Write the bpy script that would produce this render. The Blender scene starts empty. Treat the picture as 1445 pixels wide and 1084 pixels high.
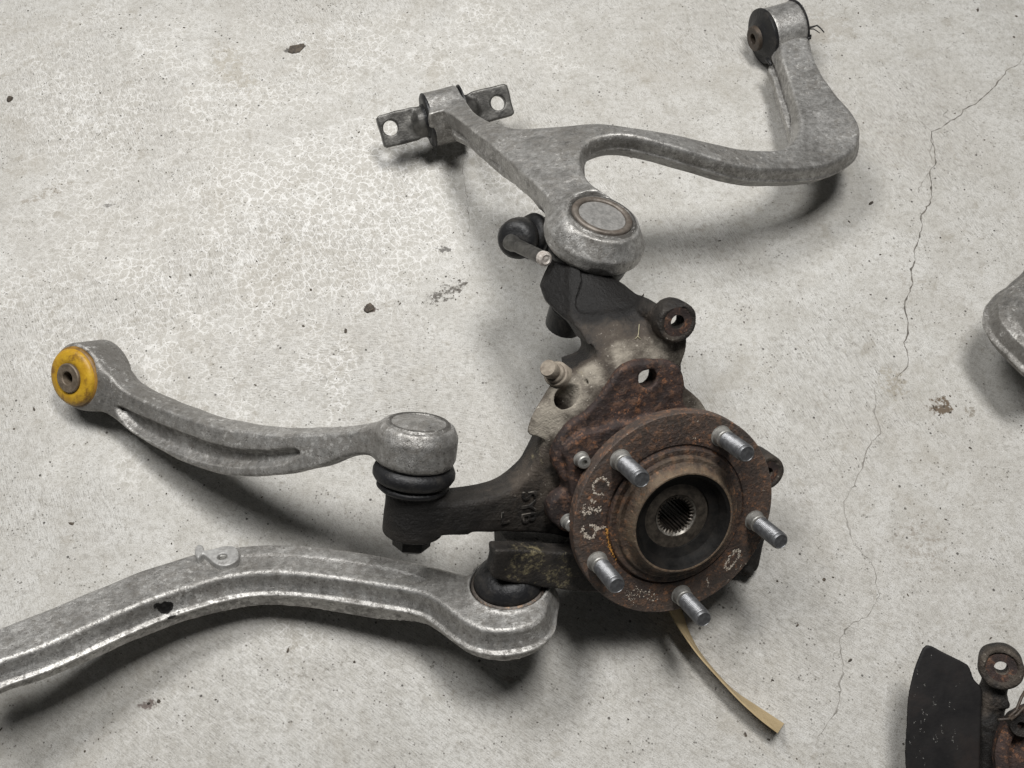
import bpy, math, random
import numpy as np
from mathutils import Vector, Matrix

random.seed(7)
RNG = np.random.default_rng(7)
SC = bpy.context.scene
COL = SC.collection

# ------------------------------------------------------------------ camera, world, lamps
IW, IH = 1445.0, 1084.0
TILT = math.radians(27.0)
HFOV = math.radians(55.0)
CAM_H = 0.764
CAM = np.array([0.0, -CAM_H * math.tan(TILT), CAM_H])
cam_d = bpy.data.cameras.new('camera')
cam_d.sensor_fit = 'HORIZONTAL'
cam_d.angle = HFOV
cam_d.clip_start = 0.01
cam_d.clip_end = 60
cam = bpy.data.objects.new('camera', cam_d)
cam.location = CAM
cam.rotation_euler = (TILT, 0, 0)
COL.objects.link(cam)
SC.camera = cam

SC.view_settings.view_transform = 'Standard'
SC.view_settings.look = 'None'
SC.view_settings.exposure = 0.0
SC.view_settings.gamma = 1.0

world = bpy.data.worlds.new('World')
SC.world = world
world.use_nodes = True
wb = world.node_tree.nodes['Background']
wb.inputs[0].default_value = (0.93, 0.97, 1.0, 1)
wb.inputs[1].default_value = 0.05


def area(name, loc, target, sx, sy, power, col):
    d = bpy.data.lights.new(name, 'AREA')
    d.shape = 'RECTANGLE'
    d.size, d.size_y = sx, sy
    d.energy = power
    d.color = col
    o = bpy.data.objects.new(name, d)
    o.location = loc
    o.rotation_euler = (Vector(target) - Vector(loc)).to_track_quat('-Z', 'Y').to_euler()
    COL.objects.link(o)
    return o


area('ceiling_lamp', (0.26, 0.22, 1.70), (0.0, 0.05, 0), 0.50, 0.30, 25.5, (1.0, 0.992, 0.976))
area('ceiling_lamp', (-0.55, 0.42, 1.45), (-0.18, 0.08, 0), 0.70, 0.34, 19, (1.0, 0.995, 0.984))

# ------------------------------------------------------------------ geometry of the view: pixel -> point at a height
FPX = IW / 2 / math.tan(HFOV / 2)
CR = np.array([1.0, 0, 0])
CU = np.array([0, math.cos(TILT), math.sin(TILT)])
CF = np.array([0, math.sin(TILT), -math.cos(TILT)])


def ray(px, py):
    return CF + CR * (px - IW / 2) / FPX - CU * (py - IH / 2) / FPX


def at(px, py, z):
    d = ray(px, py)
    return CAM + d * ((z - CAM[2]) / d[2])


def unit(v):
    v = np.array(v, float)
    return v / np.linalg.norm(v)


class Frame:
    """a local frame in millimetres: origin (metres, world), axes ex ey ez"""

    def __init__(s, O, ez, ex=None):
        s.O = np.array(O, float)
        s.ez = unit(ez)
        if ex is None:
            ex = np.cross([0, 1, 0], s.ez)
        ex = np.array(ex, float)
        s.ex = unit(ex - s.ez * (ex @ s.ez))
        s.ey = np.cross(s.ez, s.ex)
        s.field = None

    def px(s, px, py, z=0.0):
        """local x, y (mm) of the point of the plane z (mm) seen at that pixel"""
        d = ray(px, py)
        f = s.field
        zz = z + (f(0.0, 0.0) if f else 0.0)
        for _ in range(12 if f else 1):
            t = ((s.O + s.ez * zz / 1000 - CAM) @ s.ez) / (d @ s.ez)
            X = CAM + t * d - s.O
            x, y = X @ s.ex * 1000, X @ s.ey * 1000
            if f:
                zz = zz + 0.6 * (z + f(x, y) - zz)
        return x, y

    def poly(s, pts, z=0.0):
        return [s.px(p[0], p[1], z) for p in pts]

    def w(s, x, y, z):
        return s.O + (s.ex * x + s.ey * y + s.ez * z) / 1000

    def loc(s, P):
        v = (np.array(P) - s.O) * 1000
        return np.array([v @ s.ex, v @ s.ey, v @ s.ez])

    def mat(s):
        m = Matrix.Identity(4)
        for i in range(3):
            m[i][0], m[i][1], m[i][2], m[i][3] = s.ex[i], s.ey[i], s.ez[i], s.O[i]
        return m


class TPS:
    """thin-plate height field z(x, y) through control points"""

    def __init__(s, pts, reg=0.0):
        P = np.array(pts, float)
        s.c = P[:, :2] / 100
        n = len(P)
        r2 = ((s.c[:, None] - s.c[None]) ** 2).sum(-1)
        K = np.where(r2 > 0, r2 * np.log(r2 + 1e-12), 0) + reg * np.eye(n)
        A = np.zeros((n + 3, n + 3))
        A[:n, :n] = K
        A[:n, n] = 1
        A[:n, n + 1:] = s.c
        A[n:, :n] = A[:n, n:].T
        b = np.zeros(n + 3)
        b[:n] = P[:, 2]
        s.wt = np.linalg.solve(A, b)

    def __call__(s, x, y):
        x = np.asarray(x, float) / 100
        y = np.asarray(y, float) / 100
        out = s.wt[-3] + s.wt[-2] * x + s.wt[-1] * y
        for (cx, cy), k in zip(s.c, s.wt):
            r2 = (x - cx) ** 2 + (y - cy) ** 2
            out = out + k * r2 * np.log(r2 + 1e-12)
        return out


# ------------------------------------------------------------------ object helpers
def thing(name, label, cat, loc=(0, 0, 0), group=None):
    o = bpy.data.objects.new(name, None)
    o.empty_display_size = 0.03
    COL.objects.link(o)
    o.location = loc
    o['label'] = label
    o['category'] = cat
    if group:
        o['group'] = group
    return o


def tag(o, label, cat, group=None):
    o['label'] = label
    o['category'] = cat
    if group:
        o['group'] = group
    return o


def link(name, me, mat, mw=None, parent=None, label=None):
    me.name = name
    if mat is not None:
        me.materials.append(mat)
    o = bpy.data.objects.new(name, me)
    COL.objects.link(o)
    if parent is not None:
        o.parent = parent
        chain = Matrix.Identity(4)
        p = parent
        mats = []
        while p is not None:
            mats.append(p.matrix_basis.copy())
            p = p.parent
        for m in reversed(mats):
            chain = chain @ m
        o.matrix_basis = chain.inverted() @ (mw if mw is not None else Matrix.Identity(4))
    elif mw is not None:
        o.matrix_basis = mw
    if label:
        o['label'] = label
    return o


def mesh(verts, faces, smooth=True, sharp=None):
    me = bpy.data.meshes.new('m')
    me.from_pydata([tuple(map(float, v)) for v in verts], [], faces)
    me.update()
    if smooth:
        me.shade_smooth()
        if sharp:
            me.set_sharp_from_angle(angle=math.radians(sharp))
    return me


def lathe(name, prof, fr, mat, parent=None, seg=64, sharp=35, label=None, off=(0, 0, 0), close=False):
    """prof: (r, z) in mm from one end to the other, about ez of the frame"""
    V, F = [], []
    n = len(prof)
    for i in range(seg):
        a = 2 * math.pi * i / seg
        for r, z in prof:
            V.append(((r * math.cos(a) + off[0]) / 1000, (r * math.sin(a) + off[1]) / 1000, (z + off[2]) / 1000))
    for i in range(seg):
        j = (i + 1) % seg
        for k in range(n - 1):
            F.append((i * n + k, j * n + k, j * n + k + 1, i * n + k + 1))
        if close:
            F.append((i * n + n - 1, j * n + n - 1, j * n, i * n))
    me = mesh(V, F, True, sharp)
    me.validate()
    return link(name, me, mat, fr.mat(), parent, label)


def tube(pts, rad, seg=8):
    """verts, faces of a tube through points (metres)"""
    P = np.array(pts, float)
    V, F = [], []
    n = len(P)
    for i in range(n):
        t = unit(P[min(i + 1, n - 1)] - P[max(i - 1, 0)])
        a = unit(np.cross(t, [0.31, 0.2, 0.93]))
        b = np.cross(t, a)
        r = rad[i] if hasattr(rad, '__len__') else rad
        for k in range(seg):
            an = 2 * math.pi * k / seg
            V.append(P[i] + (a * math.cos(an) + b * math.sin(an)) * r)
    for i in range(n - 1):
        for k in range(seg):
            l = (k + 1) % seg
            F.append((i * seg + k, i * seg + l, (i + 1) * seg + l, (i + 1) * seg + k))
    F.append(tuple(range(seg))[::-1])
    F.append(tuple((n - 1) * seg + k for k in range(seg)))
    return V, F


# ------------------------------------------------------------------ signed distance modelling
def curve(pts, sub=6):
    """closed Catmull-Rom through points; a point with a third value stays a corner"""
    out = []
    n = len(pts)
    P = [np.array(p[:2], float) for p in pts]
    for i in range(n):
        p0, p1, p2, p3 = P[i - 1], P[i], P[(i + 1) % n], P[(i + 2) % n]
        d1 = np.linalg.norm(p2 - p1)
        for k in range(sub):
            t = k / sub
            m1 = (p2 - p0) / 2
            m2 = (p3 - p1) / 2
            l0, l3 = np.linalg.norm(p1 - p0), np.linalg.norm(p3 - p2)
            m1 = m1 * min(1, 1.3 * d1 / (np.linalg.norm(p2 - p0) / 2 + 1e-9))
            m2 = m2 * min(1, 1.3 * d1 / (np.linalg.norm(p3 - p1) / 2 + 1e-9))
            h = (2 * t ** 3 - 3 * t ** 2 + 1) * p1 + (t ** 3 - 2 * t ** 2 + t) * m1 + (-2 * t ** 3 + 3 * t ** 2) * p2 + (t ** 3 - t ** 2) * m2
            out.append(h)
    return out


def sdpoly(X, Y, poly):
    P = np.array(poly, np.float32)
    Q = np.roll(P, -1, 0)
    d = np.full(X.shape, 1e12, np.float32)
    inside = np.zeros(X.shape, bool)
    for (ax, ay), (bx, by) in zip(P, Q):
        ex, ey = bx - ax, by - ay
        wx, wy = X - ax, Y - ay
        t = np.clip((wx * ex + wy * ey) / (ex * ex + ey * ey + 1e-9), 0, 1)
        d = np.minimum(d, (wx - ex * t) ** 2 + (wy - ey * t) ** 2)
        if ay != by:
            c = (ay > Y) != (by > Y)
            inside ^= c & (X < (bx - ax) * (Y - ay) / (by - ay) + ax)
    d = np.sqrt(d)
    return np.where(inside, -d, d).astype(np.float32)


def rmax(a, b, r):
    """intersection with a rounded edge"""
    if r <= 0:
        return np.maximum(a, b)
    A, B = a + r, b + r
    return np.sqrt(np.maximum(A, 0) ** 2 + np.maximum(B, 0) ** 2) + np.minimum(np.maximum(A, B), 0) - r


def smin(a, b, k):
    if k <= 0:
        return np.minimum(a, b)
    h = np.maximum(k - np.abs(a - b), 0) / k
    return np.minimum(a, b) - h * h * k * 0.25


def smax(a, b, k):
    return -smin(-a, -b, k)


class Grid:
    def __init__(s, lo, hi, h, field=None):
        s.lo, s.h = np.array(lo, float), h
        n = [int(math.ceil((b - a) / h)) + 1 for a, b in zip(lo, hi)]
        ax = [(lo[i] + h * np.arange(n[i])).astype(np.float32) for i in range(3)]
        s.X2, s.Y2 = np.meshgrid(ax[0], ax[1], indexing='ij')
        s.X, s.Y, s.Z = s.X2[:, :, None], s.Y2[:, :, None], ax[2][None, None, :]
        s.field = field
        s.T = s.Z if field is None else (s.Z + field(s.X2, s.Y2).astype(np.float32)[:, :, None])
        s.D = np.full(n, 50.0, np.float32)

    def ext(s, poly, z0, z1, r=2.0, prof=None, true=False, sub=6, psc=None):
        """extruded outline; prof = [(z, outward offset)]"""
        P = curve(poly, sub) if sub else poly
        d2 = sdpoly(s.X2, s.Y2, P)[:, :, None]
        Z = s.T if true else s.Z
        if prof:
            zz = [p[0] for p in prof]
            o_ = np.interp(Z, zz, [p[1] for p in prof]).astype(np.float32)
            d2 = d2 - (o_ if psc is None else o_ * psc[:, :, None])
        return rmax(d2, np.abs(Z - (z0 + z1) / 2) - (z1 - z0) / 2, r)

    def cyl(s, c, axis, rad, h0, h1, r=2.0, prof=None):
        a = unit(axis).astype(np.float32)
        dx, dy, dz = s.X - np.float32(c[0]), s.Y - np.float32(c[1]), s.T - np.float32(c[2])
        t = dx * a[0] + dy * a[1] + dz * a[2]
        q = np.sqrt(np.maximum(dx * dx + dy * dy + dz * dz - t * t, 0))
        if prof:
            q = q - np.interp(t, [p[0] for p in prof], [p[1] for p in prof]).astype(np.float32)
        return rmax(q - rad, np.abs(t - (h0 + h1) / 2) - (h1 - h0) / 2, r)

    def capsule(s, a, b, ra, rb):
        a, b = np.array(a, float), np.array(b, float)
        e = b - a
        dx, dy, dz = s.X - np.float32(a[0]), s.Y - np.float32(a[1]), s.T - np.float32(a[2])
        t = np.clip((dx * e[0] + dy * e[1] + dz * e[2]) / (e @ e), 0, 1).astype(np.float32)
        return np.sqrt((dx - t * e[0]) ** 2 + (dy - t * e[1]) ** 2 + (dz - t * e[2]) ** 2) - (ra + (rb - ra) * t)

    def half(s, p, n):
        n = unit(n).astype(np.float32)
        return (s.X - np.float32(p[0])) * n[0] + (s.Y - np.float32(p[1])) * n[1] + (s.T - np.float32(p[2])) * n[2]

    def add(s, d, k=0.0):
        s.D = smin(s.D, d.astype(np.float32), k)

    def cut(s, d, k=0.0):
        s.D = smax(s.D, -d.astype(np.float32), k)

    def lumps(s, amp, scale, seed=0):
        """cast unevenness: a sum of smooth random waves"""
        rg = np.random.default_rng(seed)
        out = np.zeros_like(s.D)
        for _ in range(7):
            k = rg.normal(size=3)
            k = k / np.linalg.norm(k) * 2 * math.pi / scale * rg.uniform(.6, 1.6)
            out += np.sin(k[0] * s.X + k[1] * s.Y + k[2] * s.Z + rg.uniform(0, 6.28)).astype(np.float32)
        s.D = s.D + amp * out / 3

    def mesh(s):
        """naive surface nets"""
        D = s.D.copy()
        D[0], D[-1], D[:, 0], D[:, -1], D[:, :, 0], D[:, :, -1] = [5.0] * 6
        S = D < 0
        n = np.array(D.shape)
        cs = lambda A, i, j, k: A[i:n[0] - 1 + i, j:n[1] - 1 + j, k:n[2] - 1 + k]
        cnt = np.zeros(n - 1, np.int8)
        for i in (0, 1):
            for j in (0, 1):
                for k in (0, 1):
                    cnt += cs(S, i, j, k)
        act = (cnt > 0) & (cnt < 8)
        I, J, K = np.nonzero(act)
        idx = np.full(n - 1, -1, np.int32)
        idx[I, J, K] = np.arange(len(I))
        acc = np.zeros((len(I), 3))
        num = np.zeros(len(I))
        for a in ((0, 0, 0), (0, 0, 1), (0, 1, 0), (0, 1, 1), (1, 0, 0), (1, 0, 1), (1, 1, 0), (1, 1, 1)):
            for ax in range(3):
                if a[ax]:
                    continue
                b = list(a)
                b[ax] = 1
                va = D[I + a[0], J + a[1], K + a[2]]
                vb = D[I + b[0], J + b[1], K + b[2]]
                m = (va < 0) != (vb < 0)
                t = np.where(m, va / np.where(m, va - vb, 1), 0)
                p = np.array(a, float)[None] + np.zeros((len(I), 3))
                p[:, ax] += t
                acc += p * m[:, None]
                num += m
        V = np.stack([I, J, K], 1) + acc / num[:, None]
        V = V * s.h + s.lo
        F = []
        for ax in range(3):
            sl0 = [slice(1, -1)] * 3
            sl1 = [slice(1, -1)] * 3
            sl0[ax] = slice(0, -1)
            sl1[ax] = slice(1, None)
            A, B = S[tuple(sl0)], S[tuple(sl1)]
            e = np.nonzero(A != B)
            inn = A[e]
            base = [e[k] + (0 if k == ax else 1) for k in range(3)]
            o1, o2 = (ax + 1) % 3, (ax + 2) % 3
            q = []
            for da, db in ((-1, -1), (0, -1), (0, 0), (-1, 0)):
                c = list(base)
                c[o1] = c[o1] + da
                c[o2] = c[o2] + db
                q.append(idx[c[0], c[1], c[2]])
            q = np.stack(q, 1)
            q[~inn] = q[~inn][:, ::-1]
            F.append(q)
        F = np.concatenate(F)
        F = F[(F >= 0).all(1)]
        # drop crumbs: keep only components with many corners
        lab = np.arange(len(V))
        E = np.concatenate([F[:, [0, 1]], F[:, [1, 2]], F[:, [2, 3]], F[:, [3, 0]]])
        while True:
            m = np.minimum(lab[E[:, 0]], lab[E[:, 1]])
            new = lab.copy()
            np.minimum.at(new, E[:, 0], m)
            np.minimum.at(new, E[:, 1], m)
            new = new[new]
            if (new == lab).all():
                break
            lab = new
        big = np.bincount(lab, minlength=len(V))[lab] > 600
        if not big.all():
            remap = np.cumsum(big) - 1
            F = remap[F[big[F[:, 0]]]]
            V = V[big]
        if s.field is not None:
            V[:, 2] += s.field(V[:, 0], V[:, 1])
        me = bpy.data.meshes.new('m')
        me.vertices.add(len(V))
        me.vertices.foreach_set('co', (V / 1000).astype(np.float32).ravel())
        me.loops.add(len(F) * 4)
        me.loops.foreach_set('vertex_index', F.astype(np.int32).ravel())
        me.polygons.add(len(F))
        me.polygons.foreach_set('loop_start', np.arange(0, len(F) * 4, 4, dtype=np.int32))
        me.update(calc_edges=True)
        me.shade_smooth()
        return me


def paint(o, name, blobs, fr):
    """a per-vertex soft mask of dirt: blobs = (point in frame mm, radius mm, strength)"""
    me = o.data
    n = len(me.vertices)
    co = np.empty(n * 3, np.float32)
    me.vertices.foreach_get('co', co)
    co = co.reshape(-1, 3) * 1000
    m = np.zeros(n, np.float32)
    for (p, r, st) in blobs:
        d = np.sqrt(((co - np.array(p, np.float32)) ** 2).sum(1)) / r
        m = np.maximum(m, st * np.clip(1.25 - d, 0, 1)) if st > 0 else m
    for (p, r, st) in blobs:
        if st < 0:
            d = np.sqrt(((co - np.array(p, np.float32)) ** 2).sum(1)) / r
            m = m * (1 + st * np.clip(1.25 - d, 0, 1))
    a = me.attributes.new(name, 'FLOAT', 'POINT')
    a.data.foreach_set('value', m)


# ------------------------------------------------------------------ materials
class MB:
    def __init__(s, name):
        s.m = bpy.data.materials.new(name)
        s.m.use_nodes = True
        s.cache = {}
        s.t = s.m.node_tree
        s.b = s.t.nodes['Principled BSDF']
        s.co = s.t.nodes.new('ShaderNodeTexCoord').outputs['Object']

    def n(s, typ, **kw):
        nd = s.t.nodes.new(typ)
        for k, v in kw.items():
            setattr(nd, k, v)
        return nd

    def set(s, sock, v):
        if hasattr(v, 'is_output') or isinstance(v, bpy.types.NodeSocket):
            s.t.links.new(v, sock)
        else:
            if isinstance(v, (tuple, list)) and len(v) == 3 and sock.type == 'RGBA':
                v = (*v, 1)
            sock.default_value = v
        return s

    def noise(s, scale, detail=4, rough=.55, vec=None, dist=0.0):
        key = (scale, detail, rough, dist)
        if vec is None and key in s.cache:
            return s.cache[key]
        nd = s.n('ShaderNodeTexNoise')
        s.set(nd.inputs['Vector'], vec or s.co)
        nd.inputs['Scale'].default_value = scale
        nd.inputs['Detail'].default_value = detail
        nd.inputs['Roughness'].default_value = rough
        nd.inputs['Distortion'].default_value = dist
        if vec is None:
            s.cache[key] = nd.outputs['Fac']
        return nd.outputs['Fac']

    def noisecol(s, scale, detail=2, vec=None):
        nd = s.n('ShaderNodeTexNoise')
        s.set(nd.inputs['Vector'], vec or s.co)
        nd.inputs['Scale'].default_value = scale
        nd.inputs['Detail'].default_value = detail
        return nd.outputs['Color']

    def vor(s, scale, feature='F1', vec=None, out='Distance', rand=1.0):
        nd = s.n('ShaderNodeTexVoronoi', feature=feature)
        s.set(nd.inputs['Vector'], vec or s.co)
        nd.inputs['Scale'].default_value = scale
        nd.inputs['Randomness'].default_value = rand
        return nd.outputs[out]

    def ramp(s, v, a, b, lo=0.0, hi=1.0):
        nd = s.n('ShaderNodeMapRange', interpolation_type='SMOOTHSTEP')
        s.set(nd.inputs['Value'], v)
        for k, x in zip(('From Min', 'From Max', 'To Min', 'To Max'), (a, b, lo, hi)):
            nd.inputs[k].default_value = x
        return nd.outputs['Result']

    def math(s, op, a, b=0.0, clamp=False):
        nd = s.n('ShaderNodeMath', operation=op, use_clamp=clamp)
        s.set(nd.inputs[0], a)
        s.set(nd.inputs[1], b)
        return nd.outputs[0]

    def mix(s, f, a, b, blend='MIX'):
        nd = s.n('ShaderNodeMix', data_type='RGBA', blend_type=blend)
        s.set(nd.inputs['Factor'], f)
        s.set(nd.inputs['A'] if False else nd.inputs[6], a)
        s.set(nd.inputs[7], b)
        return nd.outputs[2]

    def attr(s, name):
        return s.n('ShaderNodeAttribute', attribute_name=name).outputs['Fac']

    def point(s):
        return s.n('ShaderNodeNewGeometry').outputs['Pointiness']

    def mapping(s, rot=(0, 0, 0), scale=(1, 1, 1), loc=(0, 0, 0), vec=None):
        nd = s.n('ShaderNodeMapping')
        s.set(nd.inputs['Vector'], vec or s.co)
        nd.inputs['Rotation'].default_value = rot
        nd.inputs['Scale'].default_value = scale
        nd.inputs['Location'].default_value = loc
        return nd.outputs[0]

    def bump(s, h, strength, dist, prev=None):
        nd = s.n('ShaderNodeBump')
        s.set(nd.inputs['Height'], h)
        nd.inputs['Strength'].default_value = strength
        nd.inputs['Distance'].default_value = dist
        if prev is not None:
            s.set(nd.inputs['Normal'], prev)
        return nd.outputs[0]

    def out(s, col, rough=.5, metal=0.0, normal=None, spec=.5):
        s.set(s.b.inputs['Base Color'], col)
        s.set(s.b.inputs['Roughness'], rough)
        s.set(s.b.inputs['Metallic'], metal)
        s.b.inputs['Specular IOR Level'].default_value = spec
        if normal is not None:
            s.set(s.b.inputs['Normal'], normal)
        return s.m


def mat_alu(name, lo=(.225, .216, .203), hi=(.47, .46, .442), dirt=.6, spots=.42, pitting=.6):
    b = MB(name)
    gr = b.attr('grime')
    n1 = b.noise(30, 5, .66, dist=.3)
    n2 = b.noise(170, 5, .72)
    n3 = b.noise(950, 3, .68)
    c = b.mix(b.ramp(b.math('ADD', b.math('MULTIPLY', n1, .45), b.math('MULTIPLY', n2, .55)), .36, .64), lo, hi)
    c = b.mix(b.ramp(n3, .51, .66, 0, .5), c, (.14, .132, .118))
    c = b.mix(b.ramp(n3, .45, .34, 0, .2), c, (.62, .605, .58))
    # fine scratches in two directions
    for rot, sc in (((.3, .2, .8), (60, 1100, 300)), ((1.1, .4, -.5), (45, 900, 350))):
        v = b.mapping(rot=rot, scale=sc)
        sn = b.noise(1, 3, .62, vec=v)
        c = b.mix(b.ramp(sn, .60, .68, 0, .16), c, (.66, .645, .61))
        c = b.mix(b.ramp(sn, .38, .31, 0, .18), c, (.11, .105, .097))
    # grey brown grime in small ragged patches; hollows coloured darker
    gm = b.math('ADD', b.noise(120, 7, .78, dist=.3), b.math('MULTIPLY', b.math('SUBTRACT', b.noise(11, 3, .5), .5), .45))
    gm = b.math('ADD', gm, b.math('MULTIPLY', gr, .16))
    g = b.ramp(gm, .50, .60, 0, dirt)
    c = b.mix(g, c, (.085, .076, .064))
    c = b.mix(b.math('MULTIPLY', gr, .62, True), c, (.105, .098, .088))
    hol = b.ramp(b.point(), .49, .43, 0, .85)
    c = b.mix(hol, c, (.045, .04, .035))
    # pale corrosion specks, dark pits
    sp = b.math('MULTIPLY', b.ramp(b.noise(230, 5, .78), .55, .60), b.ramp(n1, .44, .56))
    c = b.mix(b.math('MULTIPLY', sp, spots), c, (.74, .73, .70))
    pit = b.ramp(b.noise(380, 4, .76), .575, .63, 0, pitting)
    c = b.mix(pit, c, (.065, .058, .05))
    ed = b.math('MULTIPLY', b.ramp(b.point(), .512, .57), b.ramp(n2, .34, .56))
    c = b.mix(b.math('MULTIPLY', ed, .55), c, (.70, .68, .64))
    st = b.attr('stain')
    stm = b.ramp(b.math('ADD', st, b.math('MULTIPLY', b.math('SUBTRACT', n2, .5), 1.2)), .42, .55)
    c = b.mix(stm, c, (.018, .017, .016))
    rough = b.math('ADD', b.math('MULTIPLY', n2, .28), .33)
    h = b.math('ADD', b.math('MULTIPLY', n2, .9), b.math('MULTIPLY', n3, .55))
    h = b.math('SUBTRACT', h, b.math('MULTIPLY', pit, .4))
    nor = b.bump(h, .6, .0007)
    return b.out(c, rough, b.math('SUBTRACT', .72, b.math('MULTIPLY', g, .8)), nor)


def mat_iron():
    """greasy dark casting with dry tan dust where the 'dust' mask says so"""
    b = MB('cast_iron_greasy')
    n1 = b.noise(40, 6, .65)
    n2 = b.noise(320, 4, .65)
    c = b.mix(b.ramp(n1, .36, .64), (.011, .010, .0093), (.031, .0265, .0225))
    du = b.math('ADD', b.attr('dust'), b.math('MULTIPLY', b.math('SUBTRACT', b.noise(85, 7, .72), .5), 1.1))
    c = b.mix(b.ramp(du, .18, .48, 0, .8), c, (.066, .053, .042))
    c = b.mix(b.ramp(du, .46, 1.0), c, (.27, .242, .20))
    ye = b.math('ADD', b.attr('moss'), b.math('MULTIPLY', b.math('SUBTRACT', b.noise(210, 5, .75), .5), 1.6))
    c = b.mix(b.ramp(ye, .5, .9, 0, .85), c, (.23, .195, .11))
    fl = b.math('MULTIPLY', b.ramp(b.noise(420, 3, .7), .62, .70), b.ramp(du, .2, .7))
    c = b.mix(b.math('MULTIPLY', fl, .6), c, (.5, .46, .40))
    ed = b.math('MULTIPLY', b.ramp(b.point(), .53, .62, 0, .55), b.ramp(n2, .4, .6))
    c = b.mix(ed, c, (.21, .19, .165))
    gs = b.ramp(b.math('ADD', b.attr('grease'), b.math('MULTIPLY', b.math('SUBTRACT', n1, .5), .8)), .3, .6)
    c = b.mix(b.math('MULTIPLY', gs, .9), c, (.0065, .006, .0058))
    rough = b.math('ADD', b.ramp(du, .1, .8, .52, .85), b.math('MULTIPLY', n2, .12))
    nor = b.bump(b.math('ADD', b.math('MULTIPLY', b.noise(650, 4, .7), .6), b.math('ADD', n2, b.math('MULTIPLY', b.noise(110, 5, .65), 1.4))), .7, .0016)
    return b.out(c, rough, 0.0, nor, .27)


def mat_rust(name='rusted_steel', dark=(.018, .0125, .0115), mid=(.050, .030, .0245), bright=(.125, .066, .040), rough=.72, bumpy=.6, metal=.0, light=.35, dustc=(.15, .118, .082)):
    b = MB(name)
    n1 = b.noise(45, 7, .68, dist=.4)
    n2 = b.noise(330, 5, .7)
    c = b.mix(b.ramp(n1, .32, .66), dark, mid)
    c = b.mix(b.ramp(b.noise(120, 6, .72), .51, .62, 0, light + .3), c, bright)
    c = b.mix(b.math('MULTIPLY', b.ramp(b.noise(260, 5, .76), .55, .61), b.ramp(n1, .44, .58, 0, .8)), c, (bright[0] * 1.9, bright[1] * 1.6, bright[2] * 1.25))
    c = b.mix(b.ramp(b.noise(420, 4, .75), .44, .37, 0, .7), c, (.012, .009, .0085))
    c = b.mix(b.ramp(n2, .56, .74, 0, light), c, (.24, .17, .12))
    c = b.mix(b.ramp(b.point(), .53, .64, 0, .5), c, (.26, .22, .185))
    du = b.math('ADD', b.attr('dust'), b.math('MULTIPLY', b.math('SUBTRACT', b.noise(100, 6, .7), .5), 1.0))
    c = b.mix(b.ramp(du, .30, .95, 0, .85), c, dustc)
    nor = b.bump(b.math('ADD', b.math('ADD', n2, b.math('MULTIPLY', n1, 1.5)), b.math('MULTIPLY', b.noise(120, 6, .72), 1.2)), bumpy, .0017)
    return b.out(c, b.math('ADD', b.math('MULTIPLY', n2, .2), rough - .1), metal, nor, .4)


def mat_rubber(name='black_rubber', col=(.012, .012, .0125), rough=.42, dust=.25):
    b = MB(name)
    n = b.noise(90, 5, .65)
    c = b.mix(b.ramp(n, .48, .75, 0, dust), col, (.085, .075, .063))
    c = b.mix(b.ramp(b.noise(500, 3, .7), .62, .72, 0, .35), c, (.10, .09, .08))
    return b.out(c, b.math('ADD', b.math('MULTIPLY', n, .3), rough - .1), 0, b.bump(b.math('ADD', b.noise(380, 4), b.math('MULTIPLY', b.noise(55, 3), 2.0)), .5, .0010), .35)


def mat_plain(name, lo, hi, scale=120, rough=.5, metal=0.0, bump=.3, dirt=None, dk=.5, spec=.5):
    b = MB(name)
    n = b.noise(scale, 5, .65)
    c = b.mix(b.ramp(n, .3, .7), lo, hi)
    if dirt:
        c = b.mix(b.ramp(b.noise(scale * .55, 6, .7, dist=.5), .5, .68, 0, dk), c, dirt)
    return b.out(c, b.math('ADD', b.math('MULTIPLY', n, .2), rough - .1), metal, b.bump(b.noise(scale * 5, 3), bump, .0005), spec)


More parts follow.
